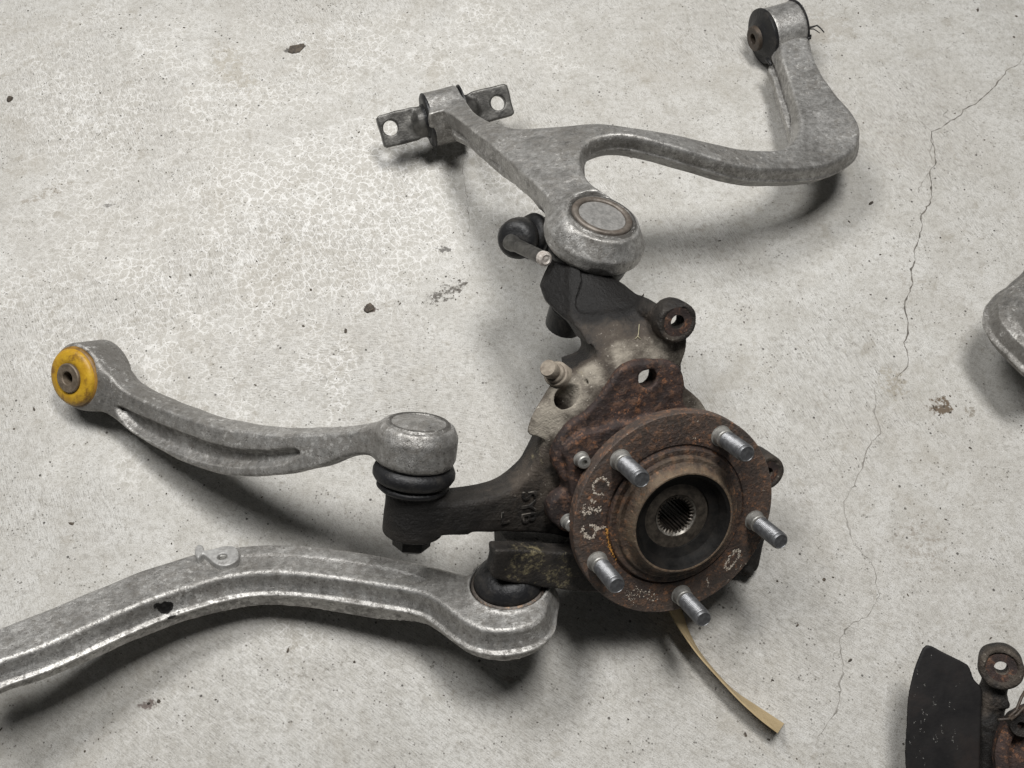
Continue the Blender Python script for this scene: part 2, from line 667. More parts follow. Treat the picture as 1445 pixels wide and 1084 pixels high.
def mat_floor(stains):
    b = MB('brushed_concrete')
    co = b.co
    n_big = b.noise(2.6, 4, .55)
    n_mid = b.noise(19, 6, .66)
    n_sm = b.noise(62, 6, .7)
    n_fine = b.noise(210, 5, .72)
    n_gr = b.noise(900, 3, .7)

    def disc(x, y, r, sx=1.0, sy=1.0, rot=0.0):
        mp = b.n('ShaderNodeMapping')
        mp.vector_type = 'TEXTURE'
        b.set(mp.inputs['Vector'], co)
        mp.inputs['Location'].default_value = (x, y, 0)
        mp.inputs['Rotation'].default_value = (0, 0, rot)
        mp.inputs['Scale'].default_value = (r * sx, r * sy, 1)
        ln = b.n('ShaderNodeVectorMath', operation='LENGTH')
        b.set(ln.inputs[0], mp.outputs[0])
        return ln.outputs['Value']

    def patches(lst):
        out = None
        for (px, py, r, sx, sy, st) in lst:
            p = at(px, py, 0)
            d = b.ramp(disc(p[0], p[1], r, sx, sy), 1.15, .1, 0, st)
            out = d if out is None else b.math('MAXIMUM', out, d)
        return out

    c = b.mix(b.ramp(n_mid, .38, .62), (.410, .396, .364), (.490, .479, .450))
    c = b.mix(b.ramp(n_big, .42, .62, 0, .5), c, (.42, .40, .365))
    c = b.mix(b.ramp(n_sm, .50, .64, 0, .55), c, (.345, .328, .292))
    c = b.mix(b.ramp(n_sm, .46, .34, 0, .35), c, (.56, .55, .53))
    c = b.mix(b.ramp(n_fine, .51, .63, 0, .62), c, (.28, .265, .237))
    c = b.mix(b.ramp(n_fine, .45, .34, 0, .34), c, (.60, .59, .57))
    c = b.mix(b.ramp(n_gr, .52, .63, 0, .55), c, (.225, .21, .187))
    c = b.mix(b.ramp(n_gr, .45, .34, 0, .32), c, (.62, .61, .59))
    # pale craze network, in patches
    warp = b.n('ShaderNodeVectorMath', operation='ADD')
    wv = b.n('ShaderNodeVectorMath', operation='SCALE')
    b.set(wv.inputs[0], b.noisecol(130, 3))
    wv.inputs['Scale'].default_value = .0062
    b.set(warp.inputs[0], co)
    b.set(warp.inputs[1], wv.outputs[0])
    wc = warp.outputs[0]
    e1 = b.vor(125, 'DISTANCE_TO_EDGE', wc)
    e2 = b.vor(270, 'DISTANCE_TO_EDGE', wc)
    brk = b.noise(120, 5, .72)
    net = b.math('MAXIMUM', b.math('MULTIPLY', b.ramp(e1, .095, .005), b.ramp(brk, .38, .50)), b.math('MULTIPLY', b.ramp(e2, .12, .0), b.ramp(brk, .46, .57, 0, .85)))
    pm = patches([(470, 300, .20, 1.0, .95, 1.0), (110, 130, .20, 1.2, .9, .62), (330, 140, .17, 1.1, .9, .62), (250, 560, .16, 1.4, .7, .55), (640, 60, .15, 1.4, .8, .5), (250, 380, .26, 1.2, 1.0, .6), (380, 380, .10, .9, 1.0, .95), (140, 240, .11, .8, 1.0, .62), (560, 220, .11, 1.2, 1.0, .8), (170, 330, .16, 1.3, .8, .55), (440, 470, .07, .45, 1.3, .8), (480, 520, .07, .35, 1.3, .75), (230, 500, .09, .5, 1.0, .7), (700, 270, .08, .9, .9, .65), (300, 950, .15, 1.3, .7, .40), (480, 80, .14, 1.2, .8, .6), (90, 410, .12, 1.1, .9, .5)])
    pm = b.ramp(b.math('ADD', pm, b.math('MULTIPLY', b.math('SUBTRACT', b.noise(15, 6, .72), .5), 2.1)), .0, .95)
    c = b.mix(b.math('MULTIPLY', pm, .40), c, (.415, .395, .352))
    c = b.mix(b.math('MULTIPLY', b.math('MULTIPLY', net, pm), .66), c, (.76, .75, .73))
    wp = b.math('MULTIPLY', b.ramp(b.noise(34, 6, .7), .55, .68), pm)
    c = b.mix(b.math('MULTIPLY', wp, .45), c, (.70, .695, .675))
    # broom strokes; their direction changes from pass to pass
    hs = None
    turn = b.noise(5.5, 3, .55)
    low = patches([(500, 1000, .25, 1.6, .8, 1.0), (1020, 900, .20, 1.3, 1.0, 1.0), (700, 990, .2, 1.2, .8, 1.0)])
    flat = patches([(480, 520, .14, 1.5, .7, 1.0), (560, 600, .12, 1.4, .7, .9)])
    for deg, region in ((-64, b.math('MULTIPLY', b.math('SUBTRACT', 1.0, b.math('MAXIMUM', low, flat), True), b.ramp(b.math('ADD', turn, b.math('MULTIPLY', b.math('SUBTRACT', n_mid, .5), .5)), .40, .60))), (-34, b.math('MULTIPLY', b.math('MAXIMUM', low, b.ramp(turn, .50, .38, 0, .5)), .85)), (-8, flat)):
        rot = math.radians(deg)
        v = b.mapping(rot=(0, 0, -rot))
        v = b.mapping(scale=(120, 1500, 1), vec=v)
        st = b.noise(1.0, 4, .62, vec=v)
        dk = b.math('MULTIPLY', b.ramp(st, .525, .63), region)
        lt = b.math('MULTIPLY', b.ramp(st, .46, .36), region)
        c = b.mix(b.math('MULTIPLY', dk, .62), c, (.165, .155, .139))
        c = b.mix(b.math('MULTIPLY', lt, .32), c, (.66, .65, .63))
        h = b.math('MULTIPLY', st, region)
        hs = h if hs is None else b.math('ADD', hs, h)
    # pits and specks
    pv = b.vor(260, 'F1')
    pit = b.math('MULTIPLY', b.ramp(pv, .22, .12), b.ramp(b.noise(55, 4, .65), .50, .60))
    c = b.mix(b.math('MULTIPLY', pit, .8), c, (.11, .10, .086))
    pv2 = b.vor(70, 'F1')
    pit2 = b.math('MULTIPLY', b.ramp(pv2, .085, .055), b.ramp(b.noise(25, 2, .6), .48, .56))
    c = b.mix(b.math('MULTIPLY', pit2, .9), c, (.05, .044, .038))
    pv3 = b.vor(520, 'F1')
    pit3 = b.math('MULTIPLY', b.ramp(pv3, .26, .12), b.ramp(b.noise(95, 5, .7), .47, .60))
    c = b.mix(b.math('MULTIPLY', pit3, .62), c, (.15, .138, .12))
    # brownish traffic film
    c = b.mix(b.ramp(b.noise(8.5, 7, .72, dist=.8), .53, .70, 0, .34), c, (.30, .272, .225))
    c = b.mix(b.ramp(b.noise(40, 7, .75, dist=.4), .57, .68, 0, .42), c, (.235, .21, .168))
    for (px, py, r, sx, sy, rot, colr, thr, sc, op) in stains:
        p = at(px, py, 0)
        d = disc(p[0], p[1], r, sx, sy, rot)
        m = b.math('ADD', b.ramp(d, 1.25, .2), b.math('MULTIPLY', b.math('SUBTRACT', b.noise(180 if sc > 140 else 110, 5, .75), .5), 2.4))
        c = b.mix(b.ramp(m, thr, thr + .25, 0, op), c, colr)
    hgt = b.math('ADD', b.math('ADD', b.math('MULTIPLY', n_gr, .6), b.math('MULTIPLY', n_fine, .6)), b.math('MULTIPLY', hs, 1.0))
    hgt = b.math('SUBTRACT', hgt, b.math('MULTIPLY', b.math('MAXIMUM', pit, pit2), 1.4))
    nor = b.bump(hgt, .6, .0009)
    return b.out(c, b.math('ADD', .50, b.math('MULTIPLY', n_fine, .25)), 0, nor, .38)


BROWN = (.10, .070, .042)
BLACK = (.055, .048, .042)
STAINS = [
    (418, 68, .013, 1.5, .55, .35, BLACK, .62, 120, .9),
    (522, 436, .008, 1.2, .7, 0, (.06, .04, .032), .5, 160, .95),
    (630, 412, .032, 1.5, .55, .55, (.07, .06, .05), .86, 260, .9),
    (150, 290, .010, 1.6, .5, .2, BLACK, .85, 200, .7),
    (625, 352, .012, 1.3, .7, 0, BLACK, .8, 260, .8),
    (1328, 574, .020, 1.0, .8, 0, BROWN, .76, 190, .95),
    (1368, 580, .012, .7, 1.0, 0, (.15, .125, .09), .85, 190, .7),
    (1260, 540, .03, .8, 1.2, 0, (.25, .22, .17), .85, 150, .6),
    (1300, 770, .05, 1.0, 1.2, 0, (.22, .19, .155), .98, 150, .6),
    (210, 995, .012, 1.2, .6, 0, (.09, .06, .05), .8, 200, .8),
    (720, 959, .007, 1.8, .8, .1, (.17, .14, .11), .75, 200, .5),
    (430, 950, .04, 2.2, .35, .3, (.15, .135, .11), 1.05, 200, .6),
    (1150, 40, .05, 1.5, .8, 0, (.30, .275, .235), .7, 90, .5),
    (330, 100, .05, .6, 1.6, .6, (.30, .27, .215), .8, 110, .5),
    (60, 275, .04, 1.6, .35, .5, (.22, .19, .15), .9, 160, .6),
]

M_ALU = mat_alu('cast_aluminium')
M_ALU_D = mat_alu('cast_aluminium_dull', (.20, .193, .18), (.41, .40, .38), .65, .4)
M_ALU_L = mat_alu('cast_aluminium_pale', (.36, .352, .34), (.60, .59, .57), .4, .7)
M_IRON = mat_iron()
M_RUST = mat_rust()
M_RUSTHUB = mat_rust('rusted_hub_steel', (.020, .0145, .0125), (.058, .035, .026), (.145, .075, .041), .62, .8, .0, .3, (.17, .125, .080))
M_RUSTDK = mat_rust('rust_on_grey_steel', (.035, .026, .026), (.085, .062, .058), (.15, .095, .07), .6, .35, .0, .12)
M_RUSTLT = mat_rust('brown_rusty_ring', (.055, .046, .039), (.125, .108, .094), (.15, .115, .092), .5, .4, .3, .0)
M_RUBBER = mat_rubber(dust=.4)
M_RUBBER_S = mat_rubber('satin_black_rubber', (.010, .010, .011), .44, .34)
M_ZINC = mat_plain('zinc_plated_steel', (.22, .215, .20), (.44, .43, .405), 160, .42, .6, .35, (.13, .105, .08), .6)
M_ZINC_D = mat_plain('dull_zinc_thread', (.105, .106, .110), (.20, .202, .208), 200, .42, .7, .35, (.06, .055, .05), .5)
M_STEEL = mat_plain('dark_worn_steel', (.045, .043, .040), (.13, .125, .115), 110, .42, .55, .5, (.03, .028, .025), .6)
M_BRIGHT = mat_plain('bright_broken_steel', (.34, .30, .27), (.66, .62, .57), 420, .5, .3, .9, (.16, .09, .06), .6)
M_YELLOW = mat_plain('yellow_polyurethane', (.36, .19, .009), (.50, .30, .018), 80, .5, 0, .5, (.13, .055, .012), 1.0)
M_SLEEVE = mat_plain('brown_steel_sleeve', (.11, .085, .06), (.20, .16, .12), 150, .55, .3, .5, (.06, .045, .03), .6)
M_DKSLEEVE = mat_plain('dark_brown_sleeve', (.035, .027, .021), (.085, .064, .047), 150, .55, .2, .5, (.02, .015, .012), .6)
M_BORE = mat_plain('black_satin_bore', (.006, .0058, .0056), (.0145, .0135, .0125), 130, .6, .0, .5, (.022, .018, .015), .4, .1)
M_CAP = mat_plain('matt_grey_cap', (.21, .205, .195), (.34, .33, .315), 240, .5, .45, .5, (.12, .11, .10), .4)
M_CHALK = mat_plain('cream_paint_flakes', (.34, .28, .215), (.62, .56, .48), 600, .8, 0, .5)
M_ORANGE = mat_plain('orange_paint', (.42, .19, .04), (.55, .27, .06), 500, .7, 0, .5)
M_TAN = mat_plain('tan_card', (.36, .27, .145), (.45, .345, .195), 120, .75, 0, .2)
M_DEBRIS = mat_plain('dark_grit', (.035, .03, .025), (.10, .08, .06), 300, .8, 0, .5)
M_STRAW = mat_plain('dry_straw', (.25, .22, .14), (.42, .38, .26), 300, .7, 0, .3)
M_CRACK = mat_plain('crack_dirt', (.075, .068, .058), (.17, .155, .135), 130, .9, 0, .3)
M_CRACK_L = mat_plain('pale_crack_dirt', (.15, .138, .12), (.30, .285, .26), 130, .9, 0, .3)
M_SHIELD = mat_plain('black_dusty_sheet_steel', (.007, .0065, .0068), (.015, .0135, .013), 40, .55, .0, .4, (.025, .018, .015), .5, .22)

# ------------------------------------------------------------------ floor
fl = mesh([(-4, -4, 0), (4, -4, 0), (4, 4, 0), (-4, 4, 0)], [(0, 1, 2, 3)], False)
floor = link('floor', fl, mat_floor(STAINS))
floor['kind'] = 'structure'


def ribbon_crack(pts, wid, jit, seed):
    rg = random.Random(seed)
    P = [at(p[0], p[1], 0)[:2] for p in pts]
    Q = []
    for a, b_ in zip(P[:-1], P[1:]):
        n = max(2, int(np.linalg.norm(b_ - a) / .0035))
        for k in range(n):
            t = k / n
            Q.append(a + (b_ - a) * t + np.array([rg.gauss(0, jit), rg.gauss(0, jit)]) * (1 if k else .3))
    Q.append(P[-1])
    V, F = [], []
    for i, q in enumerate(Q):
        t = unit(Q[min(i + 1, len(Q) - 1)] - Q[max(i - 1, 0)])
        nrm = np.array([-t[1], t[0]])
        e = min(1, 6 * i / len(Q) + .25, 6 * (len(Q) - 1 - i) / len(Q) + .2)
        w_ = wid * (rg.uniform(.25, 1.3) + (rg.random() < .07) * 1.2) * e
        for sg, z in ((-1, .00012), (0, .00022), (1, .00012)):
            p = q + nrm * w_ * sg * .5
            V.append((p[0], p[1], z))
        if i:
            a0, b0 = (i - 1) * 3, i * 3
            F += [(a0, a0 + 1, b0 + 1, b0), (a0 + 1, a0 + 2, b0 + 2, b0 + 1)]
    return V, F


def z3(pts, x0, y0, s):
    return [(x0 + p[0] / s, y0 + p[1] / s) for p in pts]


CR1 = z3([(921, 195), (905, 245), (860, 265), (830, 305), (790, 350), (745, 390), (690, 420), (680, 440), (640, 460), (605, 490), (567, 503), (565, 540), (580, 570), (582, 630), (560, 660), (570, 710), (565, 775), (528, 822), (530, 870), (518, 915), (500, 960), (505, 995), (488, 1030), (497, 1084)], 1105, 0, 2.709) + \
    z3([(640, 80), (655, 150), (655, 190), (637, 225), (655, 290), (652, 318), (615, 355), (605, 395)], 1040, 400, 2.711)
CR2 = z3([(525, 400), (532, 460), (522, 490), (540, 535), (549, 575), (515, 605), (490, 660), (470, 720), (430, 800), (408, 835), (415, 890), (432, 945), (447, 1000), (500, 1050), (515, 1070)], 1040, 400, 2.711)
CR3 = z3([(1150, 20), (1190, 80), (1205, 170), (1216, 215), (1180, 270), (1150, 330), (1085, 350), (1040, 390), (1018, 430), (1020, 500), (1035, 560), (1020, 640), (1015, 740), (1000, 800), (960, 850), (925, 905), (890, 970)], 900, 780, 3.565)
CR4 = z3([(565, 500), (575, 545), (562, 575), (570, 620)], 1105, 0, 2.709)
CR5 = z3([(560, 660), (530, 700), (515, 740)], 1105, 0, 2.709)
CR6 = z3([(567, 503), (530, 470), (505, 440)], 1105, 0, 2.709)
CR7 = [(652, 222), (655, 260), (661, 300), (663, 330)]
CR8 = z3([(640, 455), (610, 445), (630, 420)], 1105, 0, 2.709)
for k, (pts, wd) in enumerate(((CR1, .0011), (CR2, .0009), (CR3, .0007), (CR4, .0006), (CR5, .0009), (CR6, .0005), (CR7, .0005), (CR8, .0005))):
    V, F = ribbon_crack(pts, wd, .0006, 20 + k)
    o = link('floor_crack', mesh(V, F, True), M_CRACK if k in (0, 3, 7) else M_CRACK_L, None, floor)

# ------------------------------------------------------------------ frames
HC = at(953.6, 727.4, .11)
K = Frame(HC, (.4261, -.9885, 1), np.cross([0, 0, 1], (.4261, -.9885, 1)))   # wheel hub axis
# slope of the casting's front face, as distance along the hub axis
_kf = [(830, 375, -84), (768, 405, -90), (885, 402, -80), (815, 450, -62), (900, 440, -48), (955, 470, -27), (850, 500, -33), (950, 520, -30),
       (780, 580, -27), (750, 640, -30), (700, 715, -26), (640, 720, -26), (590, 715, -28), (950, 720, -30), (850, 700, -30), (760, 800, -34), (700, 800, -34), (1080, 665, -36), (1060, 800, -38)]
_pts = []
for (a, b_, w_) in _kf:
    x, y = K.px(a, b_, w_)
    _pts.append((x, y, w_))
KF = Frame(K.O, K.ez, K.ex)
KF.field = TPS(_pts, .02)

# ------------------------------------------------------------------ KNUCKLE
knuckle = thing('steering_knuckle', 'greasy dark cast iron steering knuckle carrying the rusty five stud wheel hub', 'steering knuckle', at(960, 880, 0))
kp = KF.poly
g = Grid((-195, -125, -78), (125, 225, 52), 1.25, KF.field)
P1 = kp([(806, 375), (850, 386), (886, 404), (914, 427), (940, 432), (970, 476), (962, 512), (968, 548), (1000, 585), (930, 640), (850, 680), (800, 652), (775, 624), (747, 615), (745, 602), (757, 574), (773, 547), (787, 534), (818, 522), (840, 512), (842, 494), (826, 472), (807, 449), (804, 410)])


def kzone(px, py, ra, rb):
    c = kp([(px, py)])[0]
    return np.clip(1 - (np.hypot(g.X2 - c[0], g.Y2 - c[1]) - ra) / (rb - ra), 0, 1).astype(np.float32)


ps1 = kzone(765, 590, 26, 40)
g.add(g.ext(P1, -34, 0, 1.1, sub=2, prof=[(-34, -20), (-4, -2.0), (0, 0)], psc=ps1), 0)
NK = kp([(780, 368), (812, 379), (830, 395), (832, 448), (827, 468), (818, 479), (806, 458), (785, 440), (772, 426), (765, 405)], -18)
nd = g.ext(NK, -25, -.3, .8, sub=0)
A = np.array([*kp([(808, 370)])[0], 0]); A[2] = KF.field(A[0], A[1])
B = np.array([*kp([(812, 450)])[0], 0]); B[2] = KF.field(B[0], B[1])
Cc = np.array([*kp([(765, 406)], -18)[0], 0]); Cc[2] = KF.field(Cc[0], Cc[1]) - 18
nn = np.cross(B - A, Cc - A)
nn = nn if nn[2] > 0 else -nn
g.add(rmax(nd, g.half(A, nn).astype(np.float32), 1.2), 2.5)
P2 = kp([(790, 600), (758, 648), (746, 668), (720, 690), (690, 702), (640, 709), (596, 709), (596, 757), (640, 757), (690, 757), (800, 763), (840, 745), (850, 640)])
arm = g.ext(P2, -27, 0, 3.0, prof=[(-40, 0), (-2, 0), (0, -1.0)], sub=4)
g.add(arm, 4)
P3 = kp([(703, 769), (750, 771), (800, 776), (850, 780), (870, 830), (838, 838), (800, 834), (745, 827), (697, 817), (698, 790)], 17)
g.add(g.ext(P3, 1, 17, 2.2, sub=3), 1)
g.add(g.ext(kp([(722, 775), (850, 785), (850, 830), (722, 815)], 10), -36, 12, 2, sub=0), 2)
# barrel behind the hub
g.add(g.cyl((0, 0, -50), (0, 0, 1), 62, -28, 24, 4), 8)
# ball joint barrel at the end of the arm
b_top = np.array([*K.px(590, 668, -46), -46.0])
b_bot = np.array([*K.px(582, 752, -46), -46.0])
bax = unit(b_top - b_bot)
L_b = np.linalg.norm(b_top - b_bot)
g.add(g.cyl(b_bot, bax, 21.0, 0, L_b + 2, 2.5), 3)
# caliper ears
ey = np.array([*K.px(957, 455, -16), -16.0])
g.add(g.cyl(ey, (0, 0, 1), 14.3, -16, 0, 1.6), 5)
q_ = kp([(905, 437)])[0]
g.add(g.capsule((*q_, float(KF.field(*q_)) - 10), (ey[0] - 3, ey[1] + 1, ey[2] - 11), 9, 6), 5)
ey2 = np.array([*K.px(1085, 668, -34), -34.0])
g.add(g.cyl(ey2, (0, 0, 1), 13.6, -26, 0, 1.6), 0)
g.add(g.capsule((ey2[0] - 4, ey2[1], ey2[2] - 14), (40, 6, -50), 11, 14), 5)
# lower lobe at the right
P4 = kp([(1079, 752), (1077, 775), (1072, 800), (1064, 809), (1048, 813), (1030, 800), (1000, 790), (1010, 740)])
g.add(g.ext(P4, -16, 0, 2.5, sub=3), 3)
g.add(g.capsule((*K.px(1052, 806, -50), -50), (*K.px(1056, 806, -38), -38), 4, 4), 1)
# facet on the neck's left flank, pocket with a ledge on its front
P5 = kp([(822, 350), (880, 366), (902, 405), (898, 424), (882, 438), (852, 441), (817, 442), (813, 420), (822, 396)])
g.cut(g.ext(P5, -3.0, 30, 1, sub=2), 1.2)
# hollow between arm and lower block, undercut beside the hub
P6 = kp([(670, 758), (740, 757), (800, 763), (812, 772), (740, 767), (670, 766)], 6)
g.cut(g.ext(P6, -22, 45, 1, sub=3), 2)
# slanted bolt hole in the dusty shoulder and the slit beside it
hd = unit((.35, -.25, 1))
hp0 = np.array([*kp([(801, 558)])[0], 0]); hp0[2] = KF.field(hp0[0], hp0[1])
g.cut(g.cyl(hp0, unit((.50, .66, .62)), 7.4, -22, 30, .5), 1)
g.cut(g.capsule((*K.px(817, 530, -30), -29), (*K.px(840, 548, -28), -29), 1.7, 1.2), .8)
# ear bores; the web is hollow behind both ears
g.cut(g.capsule((ey[0] + 6, ey[1] - 6, -46), (ey[0] + 14, ey[1] - 16, -66), 15.5, 18), 3)
g.cut(g.cyl(ey, (0, 0, 1), 5.1, -90, 30, .2), .8)
g.cut(g.cyl(ey, (0, 0, 1), 10.6, -.9, 20, .3), .5)
g.cut(g.cyl(ey2, (0, 0, 1), 9.6, -1.2, 20, .3), .5)
g.cut(g.cyl(ey2, (0, 0, 1), 4.0, -18, 20, .3), .5)
hx0 = K.px(915, 535, -18)
g.cut(g.cyl((*hx0, -20), (0, 0, 1), 7.4, -90, 40, .3), 1)
g.cut(g.capsule((hx0[0] + 4, hx0[1] - 2, -44), (hx0[0] + 16, hx0[1] - 14, -74), 11, 14), 3)
# axle bore
g.cut(g.cyl((0, 0, -50), (0, 0, 1), 24, -60, 80, 1), 2)
g.lumps(.22, 22, 3)
cast = link('casting', g.mesh(), M_IRON, K.mat(), knuckle)


def kpt(px, py, dz=0.0):
    x, y = KF.px(px, py, 0)
    return (x, y, float(KF.field(x, y)) + dz)


paint(cast, 'dust', [(kpt(800, 560), 24, 1.0), (kpt(775, 590), 22, 1.0), (kpt(760, 612), 16, .9), (kpt(835, 530), 18, .9), (kpt(880, 502), 22, .8), (kpt(930, 498), 22, .8), (kpt(955, 505), 16, .8),
                     (kpt(865, 472), 28, .44), (kpt(915, 470), 22, .42), (kpt(750, 660), 36, .40), (kpt(780, 690), 22, .42), (kpt(760, 700), 30, .3), (kpt(790, 720), 18, .4), (kpt(835, 460), 26, .32),
                     (kpt(1000, 580), 40, .75), ((ey2[0], ey2[1], ey2[2]), 20, .5), ((ey[0] + 4, ey[1] - 4, ey[2] + 2), 17, .34), (kpt(720, 690), 30, .2), (kpt(660, 690), 30, .12)], K)
paint(cast, 'grease', [(kpt(850, 410), 24, 1.2), (kpt(870, 425), 20, 1.1), (kpt(835, 430), 18, 1.1), (kpt(885, 415), 16, 1.0), (kpt(590, 720), 45, .55), (kpt(650, 735), 40, .45), (kpt(790, 395, -10), 30, .9), (kpt(795, 430, -10), 24, .8), (kpt(830, 385), 24, .9)], K)
paint(cast, 'moss', [(kpt(735, 774, 17), 28, .62), (kpt(720, 800, 17), 24, .5), (kpt(775, 795, 17), 34, .52), (kpt(822, 520), 12, .5), (kpt(745, 640, -4), 13, .8), (kpt(760, 650), 14, .45)], K)

# rust-brown faces of the ears
lathe('ear_face', [(5.0, -.4), (5.0, .35), (10.2, .35), (10.3, -.4)], Frame(K.w(ey[0], ey[1], ey[2] - .9), K.ez, K.ex), M_RUST, knuckle, 40)
lathe('ear_face', [(4.2, -.4), (4.2, .3), (9.2, .3), (9.3, -.4)], Frame(K.w(ey2[0], ey2[1], ey2[2] - 1.2), K.ez, K.ex), M_RUST, knuckle, 40)

# nut below the ball joint barrel
nut = Frame(K.w(*(b_bot - bax * 0)), K.ex * bax[0] + K.ey * bax[1] + K.ez * bax[2])
lathe('nut_washer', [(14, -1.6), (16.2, -1.4), (16.4, .4), (14, 1)], nut, M_STEEL, knuckle, 36, 40)
lathe('ball_joint_nut', [(0, -13), (6.5, -13), (9.5, -12.2), (13.2, -9.6), (13.8, -1.4), (13.8, 0)], nut, mat_plain('black_greasy_nut', (.010, .0095, .009), (.034, .030, .026), 120, .45, .3, .6, (.05, .04, .03), .4), knuckle, 6, 30)

# bearing carrier flange (rusty, with an ear) and its smoother front lobe
bf = K.poly
g = Grid((-100, -80, -36), (75, 125, -8), 1.1)
Q1 = bf([(868, 533), (882, 518), (905, 511), (930, 509), (952, 513), (964, 525), (967, 548), (969, 575), (1010, 640), (960, 720), (880, 770), (800, 752), (780, 738), (775, 718), (783, 703), (798, 690), (788, 668), (782, 650), (786, 626), (803, 602), (838, 573)], -18)
g.add(g.ext(Q1, -32, -18, 3, sub=5))
Q2 = bf([(797, 636), (818, 616), (850, 606), (890, 597), (930, 588), (990, 600), (1000, 700), (900, 780), (826, 762), (812, 735), (806, 700), (802, 665)], -13)
g.add(g.ext(Q2, -26, -13.2, 2.5, sub=5), 2.5)
hx = bf([(915, 535)], -18)[0]
g.cut(g.cyl((*hx, -20), (0, 0, 1), 6.7, -40, 30, .4), 1.4)
g.cut(g.cyl((0, 0, 0), (0, 0, 1), 24, -60, 60, 0))
g.lumps(.42, 15, 9)
g.lumps(.14, 6.0, 10)
bfo = link('bearing_flange', g.mesh(), M_RUST, K.mat(), knuckle)
paint(bfo, 'dust', [((*bf([(935, 512)], -18)[0], -18), 16, .30)], K)
# smooth the front lobe's own darker steel
sx, sy = bf([(820, 648)], -13)[0]
scr = lathe('socket_screw', [(0, 4.6), (2.1, 4.6), (2.1, 7.2), (4.0, 7.2), (4.7, 6.4), (4.7, 1), (5.6, .9), (5.8, -1)], Frame(K.w(sx, sy, -13.2), K.ez, K.ex), M_ZINC, knuckle, 24, 40)
sx, sy = bf([(803, 737)], -14)[0]
lathe('socket_screw', [(0, 4.6), (2.1, 4.6), (2.1, 7.2), (4.0, 7.2), (4.7, 6.4), (4.7, 1), (5.6, .9), (5.8, -1)], Frame(K.w(sx, sy, -15), K.ez, K.ex), M_ZINC, knuckle, 24, 40)

# sensor bolt standing up from the dusty shoulder
bd = unit(K.ex * -.42 + K.ey * .62 + K.ez * .55)
bx, by, bz = kpt(788, 530)
bfr = Frame(K.w(bx, by, bz - 1), bd)
lathe('sensor_bolt', [(9.0, -8), (9.0, 3.2), (8.4, 4.0), (7.0, 4.2), (7.0, 6.6), (6.5, 7.2), (5.0, 7.3), (5.0, 11.4), (5.9, 11.8), (5.9, 17.2), (5.4, 18.0), (0, 18.1)], bfr, mat_plain('dusty_tan_steel', (.15, .122, .095), (.29, .25, .20), 160, .75, 0, .7, (.065, .048, .034), .75), knuckle, 28, 40)

# raised casting marks
def text(s, size, depth, fr, mat, parent, name, rot=0.0):
    cu = bpy.data.curves.new('txt', 'FONT')
    cu.body = s
    cu.size = size / 1000
    cu.extrude = depth / 1000
    cu.bevel_depth = .00025
    cu.align_x = cu.align_y = 'CENTER'
    tmp = bpy.data.objects.new('tmp', cu)
    COL.objects.link(tmp)
    dg = bpy.context.evaluated_depsgraph_get()
    me = bpy.data.meshes.new_from_object(tmp.evaluated_get(dg))
    bpy.data.objects.remove(tmp)
    me.materials.clear()
    return link(name, me, mat, fr.mat() @ Matrix.Rotation(rot, 4, 'Z'), parent)


def facing(px, py, dz=0.0):
    """a frame on the casting's sloped front, x to the picture's right"""
    x, y, z = kpt(px, py)
    e = 4.0
    f = KF.field
    n = unit((-(f(x + e, y) - f(x - e, y)) / (2 * e), -(f(x, y + e) - f(x, y - e)) / (2 * e), 1))
    N = K.ex * n[0] + K.ey * n[1] + K.ez * n[2]
    return Frame(K.w(x, y, z) + N * dz / 1000, N, CR)


text('5YB', 15, 1.0, facing(745, 715, .0), M_IRON, knuckle, 'raised_lettering', -math.pi / 2)
text('L', 13, 1.0, facing(712, 731, .0), M_IRON, knuckle, 'raised_letter', 0)

# ------------------------------------------------------------------ wheel hub
hub = link('wheel_hub', mesh([], []), M_RUSTHUB, K.mat(), knuckle)
prof = [(24, -32), (58, -32), (58, -12.0), (75.0, -10.5), (76, -9.6), (76, -.9), (75.2, 0), (53.0, 0), (52.4, -.9), (51.2, -.9), (50.8, 0), (50.5, 2.0), (49.8, 2.6), (46.2, 2.7), (45.6, 3.2), (45.2, 4.8), (44.6, 5.3), (42.0, 5.6), (40.6, 6.6),
        (38.6, 9.6), (37.7, 12.3), (37.0, 13.0), (36.0, 13.0), (35.4, 12.4)]
V, F = [], []
SEG = 128
for i in range(SEG):
    a = 2 * math.pi * i / SEG
    for r, z in prof:
        V.append((r * math.cos(a) / 1000, r * math.sin(a) / 1000, z / 1000))
n = len(prof)
for i in range(SEG):
    j = (i + 1) % SEG
    for k in range(n - 1):
        F.append((i * n + k, j * n + k, j * n + k + 1, i * n + k + 1))
me = mesh(V, F, True, 28)
me.materials.append(M_RUSTHUB)
hub.data = me
vn = len(me.vertices)
co = np.empty(vn * 3, np.float32)
me.vertices.foreach_get('co', co)
rr = np.hypot(co[0::3], co[1::3]) * 1000
zz = co[2::3] * 1000
an = np.arctan2(co[1::3], co[0::3])
du = np.where((rr < 50.5) & (zz > 0), .42, 0.0) + np.where((rr < 46) & (zz > 2), .10, 0) + np.where((rr < 39) & (zz > 9), .16, 0)
a_ = me.attributes.new('dust', 'FLOAT', 'POINT')
a_.data.foreach_set('value', du.astype(np.float32))

lathe('center_bore', [(35.6, 12.9), (34.9, 12.3), (33.6, 11.4), (32.8, 9), (31.6, 7.6), (30.4, 5.0), (27.0, 3.4), (24.4, 2.4), (24.0, 1.2)], K, M_BORE, hub, 96, 30)
